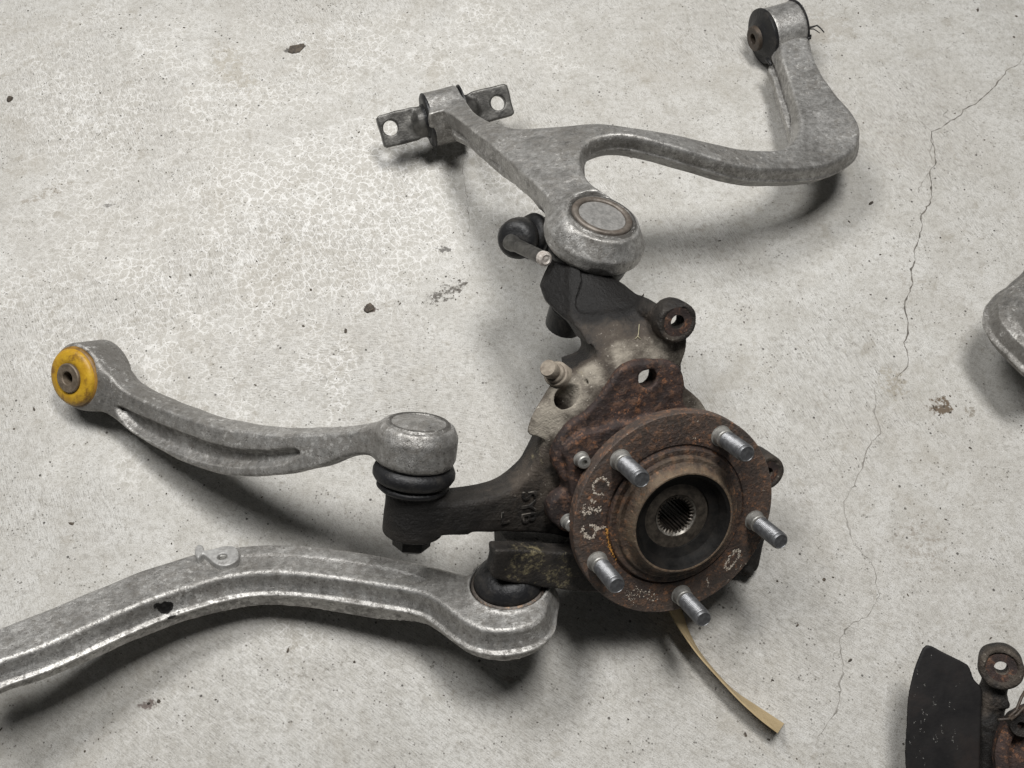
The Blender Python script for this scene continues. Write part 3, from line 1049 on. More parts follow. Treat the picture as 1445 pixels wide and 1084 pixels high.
# splined sleeve: floor ring and teeth
V, F = [], []
NT = 30
rin, rout = 11.6, 13.3
ring = []
for i in range(NT * 4):
    a = 2 * math.pi * i / (NT * 4)
    r = (rout, rout, rin, rin)[i % 4]
    ring.append((r, a))
lv = [(28.2, 1.6, 0), (24, 1.0, 0), (19.5, .9, 0), (16.0, .7, 0), (14.6, -.2, 0)]
m = NT * 4
for (r, z, _) in lv:
    for (_, a) in ring:
        V.append((r * math.cos(a) / 1000, r * math.sin(a) / 1000, z / 1000))
for z in (-1.6, -45):
    for (r, a) in ring:
        V.append((r * math.cos(a) / 1000, r * math.sin(a) / 1000, z / 1000))
for l in range(len(lv) + 1):
    for i in range(m):
        j = (i + 1) % m
        F.append((l * m + i, (l + 1) * m + i, (l + 1) * m + j, l * m + j))
spl = link('splined_sleeve', mesh(V, F, True, 25), M_RUSTLT if False else mat_plain('worn_spline_steel', (.035, .029, .024), (.105, .088, .070), 180, .42, .45, .4, (.02, .016, .013), .6), K.mat(), hub)
spl.data.materials.append(mat_plain('shaded_spline_teeth', (.010, .008, .007), (.035, .028, .022), 200, .5, .3, .3))  # shade down the open bore, put into a darker tooth colour
for p in spl.data.polygons:
    if p.center.z < -.0012:
        p.material_index = 1
lathe('spline_edge', [(15.4, .75), (14.9, .2), (13.7, -.9), (13.6, -1.3)], K, mat_plain('worn_edge_steel', (.08, .07, .058), (.30, .28, .25), 260, .4, .5, .3), hub, 60, 60)

ang0 = []
for (bx_, by_) in ((876, 645), (1015, 611), (1062, 731), (843, 789), (959, 838)):
    x, y = K.px(bx_, by_, 0)
    ang0.append(math.atan2(y, x))
base_a = ang0[0]
off = np.mean([((a - base_a + math.pi / 5) % (2 * math.pi / 5)) - math.pi / 5 for a in ang0])
sprof = [(7.6, -.6), (7.6, .3), (6.7, .4), (6.6, 6.2), (6.4, 6.9), (6.1, 7.2), (6.1, 9.0)]
z_ = 9.0
while z_ < 32.0:
    sprof += [(6.25, z_ + .35), (6.25, z_ + .55), (5.75, z_ + 1.15), (5.75, z_ + 1.35)]
    z_ += 1.5
sprof += [(6.15, z_ + .2), (6.1, z_ + 1.0), (5.2, z_ + 2.4), (4.9, z_ + 2.5), (4.7, z_ + 2.2), (0, z_ + 2.2)]
stud_me = None
for k in range(5):
    a = base_a + off + k * 2 * math.pi / 5
    sf = Frame(K.w(64 * math.cos(a), 64 * math.sin(a), 0), K.ez, K.ex)
    if stud_me is None:
        so = lathe('wheel_stud', sprof, sf, M_ZINC_D, hub, 30, 30)
        # plain shank is paler than the thread
        so.data.materials.append(M_ZINC)
        for p in so.data.polygons:
            if p.center.z < .0090:
                p.material_index = 1
        stud_me = so.data
    else:
        o = bpy.data.objects.new('wheel_stud', stud_me)
        COL.objects.link(o)
        o.parent = hub
        o.matrix_basis = K.mat().inverted() @ sf.mat()


def flakes(strokes, fr, z, dens, size, wid, mat, parent, name, seed):
    """paint left on the steel: many small crumbs along strokes given in the frame's mm"""
    rg = random.Random(seed)
    V, F = [], []
    for st in strokes:
        for a, b_ in zip(st[:-1], st[1:]):
            a, b_ = np.array(a, float), np.array(b_, float)
            L = np.linalg.norm(b_ - a)
            for _ in range(max(1, int(L * dens))):
                c = a + (b_ - a) * rg.random() + np.array([rg.gauss(0, wid), rg.gauss(0, wid)])
                if rg.random() < .3:
                    continue
                r = size * rg.choice((.3, .45, .6, .9, 1.3)) * rg.uniform(.7, 1.1)
                i0 = len(V)
                m = rg.randint(5, 7)
                for q in range(m):
                    an = 2 * math.pi * q / m + rg.uniform(-.3, .3)
                    rr = r * rg.uniform(.55, 1.3)
                    V.append(((c[0] + rr * math.cos(an)) / 1000, (c[1] + rr * math.sin(an)) / 1000, z / 1000))
                V.append((c[0] / 1000, c[1] / 1000, (z + .06) / 1000))
                for q in range(m):
                    F.append((i0 + q, i0 + (q + 1) % m, i0 + m))
    o = link(name, mesh(V, F, False), mat, fr.mat(), parent)
    o['kind'] = 'stuff'
    return o


def hpx(pts, x0=680, y0=480, s=2.582):
    return [K.px(x0 + p[0] / s, y0 + p[1] / s, 0) for p in pts]


flakes([hpx([(460, 530), (455, 508), (430, 502), (408, 520), (405, 545), (420, 562), (445, 563)])], K, .08, 6, .55, .6, M_CHALK, hub, 'paint_mark', 1)
flakes([hpx([(372, 600), (370, 625), (390, 635), (402, 615), (385, 600)]), hpx([(410, 612), (418, 625), (430, 615)]), hpx([(395, 585), (415, 590)])], K, .08, 7, .55, .9, M_CHALK, hub, 'paint_mark', 2)
flakes([hpx([(370, 680), (365, 695), (380, 718), (402, 722), (415, 700), (418, 680), (395, 672)]), hpx([(375, 712), (400, 722)]), hpx([(418, 690), (450, 680)])], K, .08, 7, .6, .65, M_CHALK, hub, 'paint_mark', 3)
flakes([hpx([(938, 765), (920, 770), (900, 795), (885, 825), (900, 835), (925, 805), (938, 785), (935, 765)])], K, .08, 6, .6, .75, M_CHALK, hub, 'paint_mark', 4)
flakes([hpx([(820, 868), (825, 890), (822, 900)]), hpx([(925, 835), (940, 828), (945, 820)]), hpx([(957, 815), (962, 812)]), hpx([(895, 880), (898, 870)])], K, .12, 4, .45, .3, M_CHALK, hub, 'paint_mark', 5)
flakes([hpx([(530, 905), (545, 930), (600, 920), (640, 940)]), hpx([(520, 920), (560, 960)]), hpx([(470, 912), (478, 915)]), hpx([(560, 905), (610, 940), (635, 945)])], K, .1, 2.4, .45, 1.4, M_CHALK, hub, 'paint_mark', 6)
flakes([hpx([(487, 625), (485, 650)]), hpx([(455, 690), (465, 690)]), hpx([(455, 692), (462, 740), (475, 775), (490, 800)])], K, .08, 6, .55, .6, M_ORANGE, hub, 'orange_paint_mark', 7)
flakes([[(75.0 * math.cos(t), 75.0 * math.sin(t)) for t in np.radians(np.arange(96, 138, 2))]], K, -.25, 2.6, .42, .22, M_CHALK, hub, 'chipped_edge', 8)
flakes([hpx([(775, 295), (790, 297)]), hpx([(770, 360), (785, 362)]), hpx([(1020, 545), (1030, 550)])], K, .12, 3, .4, .5, M_CHALK, hub, 'paint_mark', 9)

# ------------------------------------------------------------------ UPPER CONTROL ARM
uarm = thing('upper_control_arm', 'grey aluminium wishbone arm with a wide S-bent leg, above the knuckle', 'control arm', at(900, 330, 0))
U = Frame((0, 0, 0), (0, 0, 1), (1, 0, 0))
_uf = [(850, 302, 166), (800, 250, 150), (870, 205, 138), (760, 220, 128), (700, 185, 92), (660, 165, 62), (625, 160, 44), (950, 208, 116), (1040, 235, 92), (1110, 245, 74), (1190, 215, 56), (1190, 180, 54), (1150, 150, 47), (1125, 100, 38), (1110, 50, 32)]
_pts = [(*[c * 1000 for c in at(a, b_, z / 1000)[:2]], z) for a, b_, z in _uf]
U.field = TPS(_pts, .03)
up = U.poly
HU = 15
g = Grid((-150, 0, -62), (400, 480, 52), 1.4, U.field)
TOP = [(604, 158), (626, 154), (648, 167), (668, 184), (697, 206), (734, 240), (759, 264), (782, 290), (800, 330), (860, 330), (866, 286), (845, 268), (827, 250), (819, 232), (822, 208), (843, 194), (876, 189), (922, 198), (983, 215), (1044, 232), (1104, 236),
       (1165, 231), (1201, 213), (1213, 191), (1209, 168), (1194, 148), (1175, 126), (1157, 100), (1147, 75), (1138, 52), (1104, 60), (1103, 80), (1108, 96), (1119, 131), (1128, 163), (1128, 185), (1115, 203), (1092, 211), (1040, 208), (1000, 199), (950, 188), (900, 180), (870, 175),
       (840, 173), (800, 176), (760, 179), (722, 179), (692, 171), (668, 155), (652, 136), (628, 134)]
PT = up(TOP, HU)
def zone(px, py, ra, rb):
    c = up([(px, py)], 0)[0]
    return np.clip(1 - (np.hypot(g.X2 - c[0], g.Y2 - c[1]) - ra) / (rb - ra), 0, 1)


psc = 1 - .85 * np.maximum(np.maximum(zone(640, 190, 45, 65), zone(705, 262, 42, 62)), zone(1100, 130, 34, 52)).astype(np.float32)
g.add(g.ext(PT, -HU, HU, 1.8, prof=[(-HU, -4.5), (-7, 0), (-2.4, 2.4), (-1.6, 4.6), (.2, 4.8), (1.2, 3.0), (7, 2.2), (11, 1.2), (HU, -1.0)], sub=4, psc=psc), 0)
lift = np.maximum(zone(640, 190, 40, 58), zone(712, 256, 40, 58))
g.D = np.maximum(g.D, ((-HU + lift * 10.0)[:, :, None] - g.Z).astype(np.float32))
# lower flange that stands out beside both legs
FL1 = up([(640, 188), (658, 199), (684, 220), (709, 242), (729, 256), (752, 277), (766, 292), (790, 304), (770, 262), (710, 206), (640, 160)], -4)
g.add(g.ext(FL1, -11, -4, 1.0, sub=4), 1.0)
FL2 = up([(1086, 92), (1093, 116), (1102, 148), (1111, 176), (1120, 198), (1140, 205), (1140, 150), (1120, 90)], -5)
g.add(g.ext(FL2, -14, -5, 1.2, sub=4), 1.2)
# ball joint housing
uc = at(851, 301.5, .186)
uax = unit((.2273, .3208, .9195))
ul = uc * 1000
hs = g.cyl(ul, uax, 37.3, -31, -3.2, 1.6, prof=[(-33, -5), (-26, 0), (-17, 0), (-6.5, -7.0), (-3, -8.8)])
g.add(hs, 9)
# stamped panel and gate mark on the web
for pts, dz in ((up([(716, 203), (742, 197), (745, 203), (720, 210)], HU), .7), (up([(790, 246), (806, 241), (812, 250), (798, 258)], HU), .7)):
    g.add(g.ext(pts, HU - 2, HU + dz, .4, sub=3), .5)
# left bushing eye
lb0 = at(604, 170, .040)
lb1 = at(651, 158, .040)
lax = unit(lb1 - lb0)
ll = lb0 * 1000
LB = np.linalg.norm(lb1 - lb0) * 1000
g.add(g.cyl(ll, lax, 25.5, 0, LB, 1.6), 7)
# right bushing eye
rb0 = at(1077, 51, .030)
rb1 = at(1121, 38, .030)
rax = unit(rb1 - rb0)
rl = rb0 * 1000
RB = np.linalg.norm(rb1 - rb0) * 1000
g.add(g.cyl(rl, rax, 26, 2, RB, 1.8), 6)
g.cut(g.cyl(ll, lax, 22.5, -20, LB + 20, .3), .8)
g.cut(g.cyl(rl, rax, 22.5, -20, LB + 40, .3), .8)
g.cut(g.cyl(ul, uax, 28.3, -3.6, 20, .4), .6)
g.lumps(.35, 40, 5)
ub = link('arm_body', g.mesh(), M_ALU, None, uarm)
paint(ub, 'stain', [(at(1046, 239, .09) * 1000, 2.6, 1.6), (at(712, 210, .1) * 1000, 2, 0)], U)
UB = Frame(uc, uax)
paint(ub, 'grime', [(at(700, 200, .09) * 1000, 60, .35), (at(830, 220, .13) * 1000, 45, .55), (at(1000, 225, .10) * 1000, 70, .3)], U)
lathe('joint_cap', [(0, -2.0), (17.3, -2.0), (17.7, -2.3), (17.8, -4)], UB, M_CAP, uarm, 64)
lathe('crimp_ring', [(17.8, -5), (17.8, -1.9), (18.4, -1.0), (19.6, -.5), (21.2, -.4), (22.3, -.9), (22.9, -2.0), (23.0, -6)], UB, mat_plain('brown_grey_crimp', (.085, .070, .057), (.185, .162, .14), 110, .5, .4, .6, (.10, .062, .042), .6), uarm, 72, 60)
lathe('cap_groove_rim', [(23.0, -6), (23.2, -2.4), (24.4, -1.6), (25.8, -1.8), (26.6, -3.0), (27.2, -4.4), (28.4, -4.8), (28.6, -6)], UB, M_ALU_D, uarm, 72, 60)
lathe('dust_boot', [(30.5, -30), (31.5, -34.5), (31.0, -38.5), (29, -40.5), (30.2, -43), (28.5, -47), (24, -52), (17, -58), (14, -62)], UB, M_RUBBER, uarm, 56, 80)
lathe('joint_stud_nut', [(0, -112), (11, -112), (15, -109), (15.5, -98), (15.5, -90), (9, -89), (8.5, -60)], UB, M_RUBBER, uarm, 24, 50)
# left bushing: rubber, sleeve and pivot bar with two holes
LF = Frame(lb0, lax, np.cross([0, 0, 1], lax))
lathe('bushing_rubber', [(15.5, -4.5), (16.5, -2.0), (20.5, -2.6), (23.2, -2.2), (25.2, -1.0), (25.8, .2), (25.2, 2), (22.5, 2.4), (22.4, LB - 2), (22.5, LB + 1), (25, LB + 1.5), (25.4, LB + 3), (20, LB + 4), (15, LB + 5)], LF, M_RUBBER, uarm, 56, 50)
gb = Grid((-75, -30, -30), (150, 30, 30), .9)
BF = Frame(lb0, np.cross(lax, unit(np.cross([0.0, -.35, 1], lax))) if False else unit(np.array([0.05, -.62, .78]) - lax * (np.array([0.05, -.62, .78]) @ lax)), lax)
e0 = BF.px(541, 187, 2)
e1_ = BF.px(715, 147, 2)
xa, xb = e0[0] - 3, e1_[0] + 5
rect = [(xa, -13.5), (xa + 3, -15.5), (-14, -15.5), (-8, -14), (LB + 8, -14), (LB + 14, -15.5), (xb - 3, -15.5), (xb, -13.5), (xb, 13.5), (xb - 3, 15.5), (LB + 14, 15.5), (LB + 8, 14), (-8, 14), (-14, 15.5), (xa + 3, 15.5), (xa, 13.5)]
gb.add(gb.ext(rect, -4.2, 4.2, 1.6, sub=0))
gb.add(gb.cyl((-16, 0, 0), (1, 0, 0), 14, 0, LB + 32, 3, prof=[(-1, -9), (6, -2.5), (14, 0), (LB + 20, 0), (LB + 33, -8)]), 5)
for hpix in ((551, 181), (702, 146)):
    h0 = BF.px(*hpix, 0)
    gb.cut(gb.cyl((*h0, 0), (0, 0, 1), 7.0, -30, 30, .2), 1.0)
gb.lumps(.25, 14, 8)
link('pivot_bar', gb.mesh(), M_STEEL, BF.mat(), uarm)
# right bushing
RF = Frame(rb0, rax)
lathe('bushing_rubber', [(8.5, -8.4), (12.5, -8.0), (14.5, -6.6), (17, -5.6), (19, -3.6), (23.4, -3.2), (27.3, -1.8), (27.6, .8), (26.5, 2.6), (22.4, 3), (22.4, RB - 1), (26, RB), (27, RB + 1.2), (24, RB + 3), (12, RB + 4)], RF, M_RUBBER, uarm, 64, 50)
lathe('bushing_sleeve', [(5.2, 4), (5.2, -11.4), (5.7, -12.0), (11.6, -12.0), (12.4, -11.2), (12.7, -6)], RF, M_DKSLEEVE, uarm, 40, 35)
lathe('bushing_sleeve', [(6.0, RB - 5), (6.0, RB + 7.6), (12, RB + 7.8), (12.6, RB + 7), (12.6, RB)], RF, M_DKSLEEVE, uarm, 40, 35)
V, F = [], []
for base, dirs, r0 in (((1139, 40), [(8, -2), (14, -4), (19, 0), (24, 6)], 1.1), ((1139, 41), [(9, 0), (14, 3), (18, 6)], .7), ((1137, 32), [(1, -5), (-1, -12)], 1.2), ((1141, 55), [(2, -1), (3, -5)], 1.9), ((1139, 52), [(1, 4), (2, 12)], 2.0), ((1133, 22), [(1, -4)], 1.0), ((1085, 84), [(1, 4), (3, 8)], 2.4)):
    pts = [at(base[0] - 3, base[1], .036)] + [at(base[0] + d[0], base[1] + d[1], .037 + .002 * random.random()) for d in dirs]
    v, f = tube(pts, [r0 / 1000 * (1 - .6 * q / len(pts)) for q in range(len(pts))], 6)
    link('torn_rubber', mesh(v, f), M_RUBBER, None, uarm)

# ------------------------------------------------------------------ LATERAL LINK WITH THE YELLOW BUSHING
llink = thing('lateral_link', 'grooved aluminium link with a yellow bushing at its left end', 'suspension link', at(110, 580, 0))
BZ = K.ex * bax[0] + K.ey * bax[1] + K.ez * bax[2]
capc = K.w(*np.array([*K.px(591, 596, -46), -46.0]))
ybc = at(107, 532, .040)
e1 = unit(capc - ybc)
nf = unit(np.cross(e1, BZ))
nf = unit(nf * .45 + np.array([-.377, -.506, .776]) * .55)
LN = Frame((capc + ybc) / 2, nf, CR)
lz_b = LN.loc(ybc)[2]
TH = 13.0
lp = LN.poly
# height of the link's middle plane, drifting from the bushing to the joint
_c = LN.loc(capc - BZ * .016)
_y = LN.loc(ybc)
LN.field = TPS([(_y[0], _y[1], _y[2] - 14), (_y[0] + 60, _y[1] + 30, _y[2] - 15), (_y[0] + 40, _y[1] - 40, _y[2] - 15), ((_c[0] + _y[0]) / 2, _c[1] - 10, (_c[2] + _y[2] - 12) / 2), (_c[0], _c[1], _c[2]), (_c[0] + 20, _c[1] + 25, _c[2]), (_c[0] + 20, _c[1] - 25, _c[2])], .05)
g = Grid((-230, -110, -52), (220, 130, 46), 1.2, LN.field)
FACE = [(112, 560), (125, 578), (150, 585), (185, 612), (239, 644), (293, 666), (347, 674), (400, 670), (448, 660), (492, 645), (525, 644), (556, 652), (600, 640), (600, 606), (550, 600), (520, 603), (470, 610), (401, 612), (347, 608), (279, 594), (212, 568), (172, 548), (150, 525), (130, 520)]
PF = lp(FACE, TH)
g.add(g.ext(PF, -TH, TH, 2.5, prof=[(-TH, -.8), (-3, 1.2), (0, 1.8), (3, 1.2), (TH, -.6)], sub=4))
GR = lp([(163, 575), (190, 584), (212, 594), (266, 615), (320, 632), (370, 636), (416, 634), (423, 641), (407, 650), (387, 656), (350, 659), (320, 657), (279, 649), (225, 628), (185, 606)], TH)
g.cut(g.ext(GR, TH - 6.5, 40, 2.0, prof=[(TH - 6.5, -2.6), (TH - 2, 0), (TH, .8)], sub=4), 1.2)
yl = LN.loc(ybc)
g.add(g.cyl(yl, (0, 0, 1), 28.0, -34, -1, 2.6), 10)
g.cut(g.cyl(yl, (0, 0, 1), 24.0, -60, 40, .3), .8)
cl = LN.loc(capc)
bl = np.array([BZ @ LN.ex, BZ @ LN.ey, BZ @ LN.ez])
g.add(g.cyl(cl, bl, 27.4, -28.5, -1.5, 1.6, prof=[(-29, -2), (-24, 0), (-9, 0), (-1, -3.5)]), 9)
rt = lp([(648, 604), (652, 606), (652, 645), (648, 648)], 0)
g.lumps(.3, 34, 12)
lbo = link('link_body', g.mesh(), M_ALU, LN.mat(), llink)
paint(lbo, 'stain', [], LN)
paint(lbo, 'grime', [((yl[0], yl[1], yl[2] - 8), 62, 1.0), ((yl[0] + 70, yl[1] - 10, yl[2] - 14), 50, .6)], LN)
LC = Frame(capc, BZ)
lathe('joint_cap', [(0, -.4), (17.4, -.4), (18.0, -.8), (18.0, -2)], LC, M_CAP, llink, 64)
lathe('cap_ring', [(18.1, -2), (18.3, -.2), (19.0, .5), (20.6, .6), (21.4, -.2), (22.0, -1.0), (22.6, -2.4)], LC, M_ALU_D, llink, 64, 60)
blen = np.linalg.norm(LC.loc(K.w(*b_top))[2])
lathe('dust_boot', [(22, -27), (25.0, -28.4), (24.6, -29.8), (27.0, -31.4), (28.2, -34.4), (28.2, -37.4), (26.6, -40.2), (23.8, -41.8), (23.2, -42.8), (24.6, -43.8), (25.0, -45.6), (23, -47.6), (18, -49)], LC, M_RUBBER_S, llink, 64, 70)
YF = Frame(ybc, LN.ez, LN.ex)
lathe('yellow_bushing', [(12.2, 6.2), (13.5, 6.9), (16, 7.0), (20.5, 6.2), (22.6, 5.2), (23.6, 3.9), (24.0, 2.2)], YF, M_YELLOW, llink, 72, 50)
lathe('bushing_rim', [(23.7, 2.6), (24.8, 2.0), (25.6, .6), (25.6, -.6), (24.0, -1.2), (23.9, -32), (25, -33), (25, -35), (12, -36)], YF, mat_plain('brown_bushing_edge', (.07, .038, .014), (.30, .155, .02), 60, .55, 0, .5, (.03, .022, .016), .8), llink, 72, 50)  # rim coloured browner and darker than the yellow face
lathe('bushing_sleeve', [(5.4, -40), (5.4, 8.2), (6.2, 8.8), (11.6, 8.8), (12.3, 8.0), (12.3, -40)], YF, M_SLEEVE, llink, 48, 35)

# ------------------------------------------------------------------ LOWER CONTROL ARM
larm = thing('lower_control_arm', 'long curved aluminium arm with black patch and threaded lug, running off at left', 'control arm', at(500, 880, 0))
LO = Frame(at(719, 848.5, .052), (-.035, .5401, .8393), (1, 0, 0))
ap = LO.poly
HA = 17.0
g = Grid((-480, -130, -24), (60, 130, 22), 1.35)
ATOP = [(-70, 905), (0, 884), (60, 862), (130, 833), (200, 804), (260, 785), (300, 775), (350, 769), (420, 768), (480, 774), (540, 783), (600, 796), (640, 806), (668, 812), (700, 806), (740, 812), (768, 835), (771, 860), (753, 880), (722, 889), (690, 889), (664, 881), (640, 865), (620, 850), (594, 836), (540, 826), (470, 815), (400, 808), (350, 809), (300, 818), (250, 833), (200, 851), (130, 881), (60, 912), (0, 933), (-70, 958)]
PA = ap(ATOP, HA)
g.add(g.ext(PA, -HA, HA, 1.8, prof=[(-HA, 1.0), (-9, 3.2), (-2.6, 4.4), (-1.6, 6.3), (.4, 6.5), (1.6, 3.4), (6, 1.2), (11, .4), (HA - 2.5, .4), (HA, -1.2)], sub=4))
g.D = np.maximum(g.D, (-HA + np.clip((-120 - g.X) / 260, 0, 1) * 11) - g.Z + 0 * g.X)
g.D = np.maximum(g.D, ((-HA + np.clip((g.X2 + 110) / 70, 0, 1) * 9)[:, :, None] - g.Z).astype(np.float32))
el = (0.0, 0.0, 0.0)
g.add(g.cyl(el, (0, 0, 1), 34.6, -7, HA - 2.5, 2, prof=[(-HA, -3), (-4, 1.5), (-1, 1.5), (4, 0), (HA, -4.5)]), 6)
g.add(g.cyl(el, (0, 0, 1), 30.2, 0, HA + 1.2, 1.0), 2)
g.cut(g.cyl(el, (0, 0, 1), 27.9, HA - 8, 40, .5), .8)
# shallow channel along the top, near its front edge
CHN = ap([(330, 800), (400, 797), (470, 803), (540, 814), (590, 823), (600, 818), (540, 801), (470, 790), (400, 784), (330, 786)], HA)
g.cut(g.ext(CHN, HA - .55, 40, .4, sub=4), 2.5)
g.lumps(.35, 45, 21)
lab = link('arm_body', g.mesh(), M_ALU, LO.mat(), larm)
paint(lab, 'stain', [((*LO.px(222, 852, 8), 8), 6.5, 1.25), ((*LO.px(234, 856, 6), 6), 6, 1.25), ((*LO.px(243, 872, 0), -2), 5, .9), ((*LO.px(216, 856, 5), 5), 4, .8)], LO)
lathe('retaining_ring', [(24.6, HA - 8), (24.8, HA + .2), (25.4, HA + 1.0), (26.6, HA + .8), (27.4, HA - .4), (27.8, HA - 6)], LO, M_RUSTLT, larm, 72, 50)
lathe('dust_boot', [(24.6, HA - 6), (24.6, HA - .5), (25.0, HA + 2), (24.6, HA + 5), (23.2, HA + 8.5), (20.5, HA + 12), (16.5, HA + 14.4), (10, HA + 15.6), (0, HA + 16)], LO, M_RUBBER_S, larm, 64, 80)
# threaded lug
g = Grid((-24, -16, -12), (24, 16, 14), .6)
lc = LO.px(312, 788, HA + 2)
LG = Frame(LO.w(lc[0], lc[1], HA - 1), LO.ez + CR * .06, CR)
lg = lambda pts: LG.poly(pts, 4)
g.add(g.ext(lg([(284, 781), (291, 779), (301, 777), (318, 773), (331, 774), (337, 782), (336, 792), (326, 799), (314, 801), (303, 797), (294, 789)]), -8, 6.0, .8, sub=4))
g.add(g.ext(lg([(277, 773), (284, 771), (288, 776), (285, 786), (279, 790), (275, 782)]), -8, 6.5, 2.0, sub=4), 1.5)
hq = LG.px(314, 788, 4)
g.cut(g.cyl((*hq, 0), (0, 0, 1), 3.7, -5, 30, .2), .7)
lug = link('threaded_lug', g.mesh(), mat_plain('pale_cast_lug', (.30, .295, .285), (.46, .455, .44), 220, .48, .3, .5, (.15, .14, .13), .6), LG.mat(), larm)
lathe('thread_insert', [(3.8, 3.6), (2.9, 2.6), (3.2, 1.8), (2.7, 1.0), (3.0, .2), (2.4, -.8), (2.6, -3.4), (0, -3.6)], Frame(LG.w(hq[0], hq[1], .8), LG.ez), M_ZINC, lug, 24, 50)

# ------------------------------------------------------------------ SMALL BLACK BALL JOINT BESIDE THE NECK
bj = thing('link_ball_joint', 'small black ball joint with broken off stud, left of the knuckle neck', 'ball joint', at(735, 350, 0))
jc = at(733, 336, .125)
jax = unit(at(722, 347, .150) - at(742, 322, .110))
JF = Frame(jc, unit(np.array([-.32, -.62, .72])))
lathe('housing', [(0, 14), (9, 13.6), (13.2, 12), (15.6, 8), (16.4, 2), (16.2, -5), (15.0, -9)], JF, M_RUBBER, bj, 48, 60)
JB = Frame(jc + np.array([.0105, .006, -.006]), unit(np.array([-.75, -.25, .55])))
lathe('dust_boot', [(0, 6.5), (12, 6), (17, 4), (18.6, 1.0), (18.2, -2), (15, -4), (14.6, -6), (16.6, -8.5), (16.0, -12), (12, -16)], JB, M_RUBBER_S, bj, 48, 70)
s0, s1 = at(722, 343, .140), at(770, 366, .170)
v, f = tube([s0 + (s1 - s0) * t for t in np.linspace(-.05, 1, 12)], [.0064, .0064] + [.0052] * 9 + [.0048], 20)
me = mesh(v, f, True, 40)
st = link('stud', me, M_STEEL, None, bj)
dv = unit(s1 - s0)
SF = Frame(s1, dv)
lathe('broken_end', [(5.3, -5), (5.6, -1.4), (5.2, .2), (3.6, .9), (2.2, .3), (0, .8)], SF, M_BRIGHT, st, 16, 20)
v, f = tube([jc + np.array([.008, .01, -.012]), jc + np.array([.03, .02, -.025]), jc + np.array([.055, .02, -.03])], .009, 16)
link('shank', mesh(v, f, True, 40), M_RUBBER, None, bj)

# ------------------------------------------------------------------ TAN STRIP ON EDGE
bot = [(955, 850), (963, 864), (970, 889), (987, 922), (1023, 964), (1040, 979), (1068, 997), (1106, 1022)]
top = [(936, 848), (945, 864), (962, 892), (985, 924.5), (1021, 964.5), (1046, 991), (1074, 1016), (1098, 1034)]
V, F = [], []
TT = np.linspace(0, len(bot) - 1, 60)
bb = np.array([[np.interp(t, range(len(bot)), [p[k] for p in bot]) for k in (0, 1)] for t in TT])
tt = np.array([[np.interp(t, range(len(top)), [p[k] for p in top]) for k in (0, 1)] for t in TT])
ker = np.ones(7) / 7
for A_ in (bb, tt):
    for k in (0, 1):
        q = np.concatenate([[2 * A_[0, k] - A_[i, k] for i in (3, 2, 1)], A_[:, k], [2 * A_[-1, k] - A_[-1 - i, k] for i in (1, 2, 3)]])
        A_[:, k] = np.convolve(q, ker, 'valid')
for i in range(60):
    p = at(*bb[i], .0006)
    q = at(*tt[i], .021)
    t_ = at(*bb[min(i + 1, 59)], .0006) - at(*bb[max(i - 1, 0)], .0006)
    nrm = unit(np.cross(t_, q - p)) * .0006
    m_ = (p + q) / 2
    for w3 in (p, m_, q):
        V += [w3 + nrm, w3 - nrm]
    if i:
        a0, b0 = (i - 1) * 6, i * 6
        for (x, y) in ((0, 2), (2, 4), (5, 3), (3, 1), (4, 5), (1, 0)):
            F.append((a0 + x, a0 + y, b0 + y, b0 + x))
F += [(0, 1, 3, 2), (2, 3, 5, 4)]
l0 = 59 * 6
F += [(l0, l0 + 2, l0 + 3, l0 + 1), (l0 + 2, l0 + 4, l0 + 5, l0 + 3)]
tag(link('card_strip', mesh(V, F, True, 40), M_TAN), 'thin tan strip standing on edge, curving out from under the hub', 'strip')

# ------------------------------------------------------------------ ARM END AT THE RIGHT EDGE
ra = thing('control_arm', 'worn grey aluminium arm end cut off by the right edge of the photo', 'control arm', at(1440, 500, 0))
RA = Frame(at(1430, 450, .060), (.0, .18, .98), (1, 0, 0))
g = Grid((-45, -70, -24), (190, 110, 22), 1.2)
RT = RA.poly([(1403, 430), (1411, 412), (1427, 399), (1447, 384), (1500, 335), (1560, 300), (1640, 270), (1660, 340), (1600, 400), (1560, 450), (1510, 500), (1470, 512), (1447, 495), (1422, 471), (1407, 450)], 10)
g.add(g.ext(RT, -15, 14, 4.5, prof=[(-15, -1), (-6, 1.6), (-5, 4.2), (-2.8, 4.4), (-1.8, 1.2), (4, -.8), (10, -3), (11, -6), (14, -7)], sub=4))
g.lumps(.5, 28, 31)
rab = link('arm_body', g.mesh(), M_ALU_D, RA.mat(), ra)
paint(rab, 'stain', [], RA)
paint(rab, 'grime', [((0, 0, 0), 90, .45)], RA)

# ------------------------------------------------------------------ SECOND KNUCKLE WITH DUST SHIELD, LOWER RIGHT
k2 = thing('steering_knuckle', 'dark knuckle with black dust shield in the lower right corner', 'steering knuckle', at(1400, 1060, 0))
S2 = Frame(at(1340, 1010, .050), (-.12, -.30, .95), (1, 0, 0))
g = Grid((-45, -120, -8), (50, 75, 10), .9)
SH = S2.poly([(1307, 910), (1332, 921), (1362, 936), (1368, 943), (1374, 959), (1385, 973), (1384, 1012), (1382, 1084), (1380, 1170), (1300, 1190), (1278, 1084), (1279, 1021), (1281, 985), (1287, 955), (1295, 930)], 0)
d2 = sdpoly(g.X2, g.Y2, curve(SH, 3))[:, :, None]
bend = (g.X2[:, :, None] / 60) ** 2 * 3.0 - 1.0
g.add(rmax(d2, np.abs(g.Z + bend) - 1.0, .6))
link('dust_shield', g.mesh(), M_SHIELD, S2.mat(), k2)
